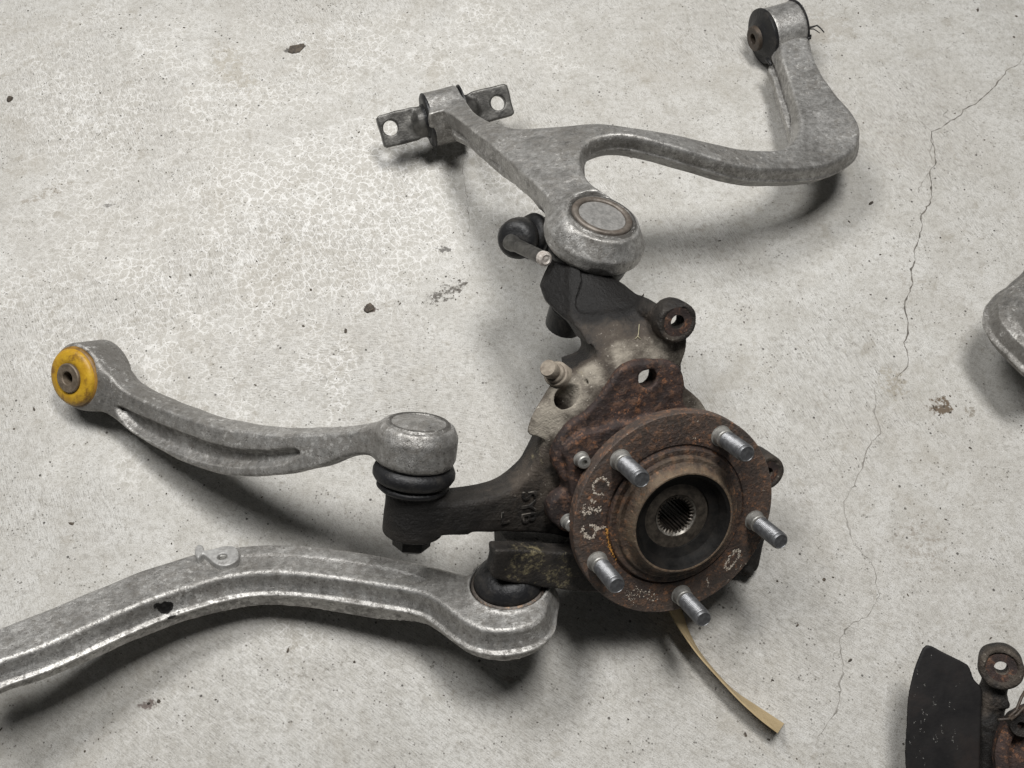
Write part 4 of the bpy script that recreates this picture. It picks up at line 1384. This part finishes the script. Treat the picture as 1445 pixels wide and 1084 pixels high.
flk = [S2.px(1270 + x / 5.314, 880 + y / 5.314, 1) for x, y in ((235, 228), (180, 440), (250, 590), (365, 570), (420, 455), (165, 640), (150, 780), (110, 830), (270, 840), (305, 760), (410, 790), (430, 920), (175, 1000), (150, 935), (110, 730), (310, 780), (268, 820), (245, 570), (360, 590), (160, 720))]
flakes([[(x, y), (x + random.uniform(-.8, .8), y - random.uniform(.6, 4))] for x, y in flk + [(a_ + random.gauss(0, 6), b_2 + random.gauss(0, 6)) for a_, b_2 in flk for _ in range(1)]], Frame(S2.w(0, 0, 1.6), S2.ez, S2.ex), -.4, 3, .30, .28, mat_plain('pale_scratch', (.07, .066, .06), (.17, .165, .155), 500, .7), k2, 'scratch_mark', 41)
for v_ in bpy.data.objects['scratch_mark'].data.vertices:
    v_.co.z += (.9 - (v_.co.x * 1000 / 60) ** 2 * 3.0) / 1000
E2 = Frame(at(1413, 943, .075), unit((-.38, -.40, .84)), CR)
g = Grid((-30, -95, -44), (60, 30, 12), 1.0)
g.add(g.cyl((0, 0, 0), (0, 0, 1), 14.4, -16, 2, 1.6))
g.add(g.capsule((-3, -14, -14), (-9, -42, -16), 9, 10), 3)
g.add(g.capsule((-9, -42, -14), (-6, -120, -18), 10.5, 12), 4)
g.add(g.ext(E2.poly([(1388, 974), (1418, 984), (1424, 1000), (1396, 1000), (1386, 986)], -6), -30, -6, 2, sub=3), 2)
g.cut(g.cyl((0, 0, 0), (0, 0, 1), 10.2, 0, 20, .4), .5)
g.cut(g.cyl((0, 0, 0), (0, 0, 1), 4.4, -40, 20, .3), .8)
g.lumps(.4, 20, 6)
c2 = link('casting', g.mesh(), M_IRON, E2.mat(), k2)
paint(c2, 'dust', [((0, 4, 2), 22, .62), ((-6, -26, 0), 12, .55)], E2)
paint(c2, 'moss', [], E2)
lathe('eye_face', [(4.5, -.6), (4.6, .5), (9.8, .5), (10.0, -.6)], Frame(E2.w(0, 0, 0), E2.ez, E2.ex), M_RUST, k2, 40)
# rusty ring with small eye and tie wires at the very corner
R2 = Frame(at(1490, 1075, .060), unit((-.25, -.35, .9)), CR)
lathe('rusty_ring', [(30, -12), (30, 3), (31.5, 4), (36.2, 4), (38, 2.6), (38, -12)], R2, M_RUST, k2, 64, 40)
lathe('ring_face', [(8, -6), (8, -2), (29, -3), (29.6, -8)], R2, M_RUST, k2, 64, 40)
SE = Frame(at(1441, 1024, .070), R2.ez)
lathe('small_eye', [(2.6, -8), (2.6, 1), (7.0, 1), (7.6, 0), (7.6, -14)], SE, M_IRON, k2, 28, 40)
for pts in ([(1424, 1012), (1434, 1003), (1441, 985), (1447, 975)], [(1426, 1016), (1436, 1008), (1443, 1000), (1450, 996)], [(1408, 1016), (1422, 1015), (1432, 1010)]):
    v, f = tube([at(p[0], p[1], .078) for p in pts], .0011, 6)
    link('wire', mesh(v, f), M_DKSLEEVE, None, k2)

# ------------------------------------------------------------------ bits lying on the floor
def chip(name, px, py, r, flat, mat, label, cat, rot=0.0, el=1.0):
    rg = random.Random(int(px * 7 + py))
    p = at(px, py, 0)
    V, F = [], []
    n = 9
    for ring, (k, z) in enumerate(((1.0, 0.0002), (.85, flat), (.4, flat * 1.5))):
        for i in range(n):
            a = 2 * math.pi * i / n
            rr = r * k * (.75 + .5 * random.Random(i * 13 + int(px)).random())
            x, y = rr * math.cos(a) * el, rr * math.sin(a)
            V.append((x * math.cos(rot) - y * math.sin(rot), x * math.sin(rot) + y * math.cos(rot), z * rg.uniform(.7, 1.2)))
    for q in range(2):
        for i in range(n):
            j = (i + 1) % n
            F.append((q * n + i, q * n + j, (q + 1) * n + j, (q + 1) * n + i))
    F.append(tuple(2 * n + i for i in range(n)))
    o = link(name, mesh(V, F, False), mat)
    o.location = p
    return tag(o, label, cat)


chip('dirt_flake', 418, 69, .0060, .0012, M_DEBRIS, 'flat dark dirt flake on the floor, above the left pivot bar', 'dirt flake', .35, 1.7)
chip('dirt_flake', 522, 435, .0048, .0016, M_DEBRIS, 'dark brown dirt flake on the floor between the link and the upper arm', 'dirt flake', .2, 1.1)
chip('grit_pellet', 14, 141, .0023, .0022, M_DEBRIS, 'small dark pellet near the left edge of the floor', 'pellet', 1.2, 2.0)

V, F = [], []
rg = random.Random(99)
spots = [(rg.uniform(-20, 1465), rg.uniform(-20, 1100), rg.lognormvariate(-.35, .55)) for _ in range(420)]
spots += [(1328 + rg.gauss(0, 14), 576 + rg.gauss(0, 10), rg.uniform(.5, 1.6)) for _ in range(16)]
spots += [(625 + rg.gauss(0, 26), 412 + rg.gauss(0, 13), rg.uniform(.4, 1.2)) for _ in range(22)]
spots += [(x, y, s) for x, y, s in ((171, 40, 2.2), (113, 35, 1.5), (260, 39, 1.7), (1163, 818, 2.1), (1125, 883, 1.5), (1200, 932, 2.2), (1052, 1037, 1.8), (1040, 630, 1.5), (1434, 23, 2.4), (1198, 313, 1.6), (1090, 960, 1.4), (428, 460, 2.0), (240, 391, 1.6), (471, 500, 1.3), (1369, 632, 1.6), (210, 993, 2.2), (500, 934, 2.0), (1010, 955, 1.2), (1050, 455, 1.3), (1015, 340, 1.4), (335, 60, 1.3))]
for (px, py, s) in spots:
    p = at(px, py, 0)
    r = s * .00062
    el = rg.uniform(1, 2.2)
    an0 = rg.uniform(0, 3.14)
    i0 = len(V)
    m = 6
    for q in range(m):
        a = 2 * math.pi * q / m
        rr = r * rg.uniform(.6, 1.2)
        x, y = rr * math.cos(a) * el, rr * math.sin(a)
        V.append((p[0] + x * math.cos(an0) - y * math.sin(an0), p[1] + x * math.sin(an0) + y * math.cos(an0), .0001))
    V.append((p[0], p[1], r * .8))
    for q in range(m):
        F.append((i0 + q, i0 + (q + 1) % m, i0 + m))
deb = link('floor_grit', mesh(V, F, False), M_DEBRIS)
deb['kind'] = 'stuff'
deb['label'] = 'scattered dark grit on the concrete'

# straws and flakes caught on the knuckle
V, F = [], []
for pts in ([(901, 457), (900, 470), (899, 474), (903, 478)], [(899, 474), (895, 478)], [(925, 470), (929, 464), (930, 459)], [(923, 467), (926, 469), (928, 473)]):
    P = []
    for p in pts:
        x, y, z = kpt(*p)
        P.append(K.w(x, y, z + 1.2))
    v, f = tube(P, .00028, 5)
    k0 = len(V)
    V += v
    F += [tuple(i + k0 for i in q) for q in f]
tag(link('straw', mesh(V, F), M_STRAW), 'thin dry grass bits stuck to the knuckle beside its upper ear', 'dry grass')
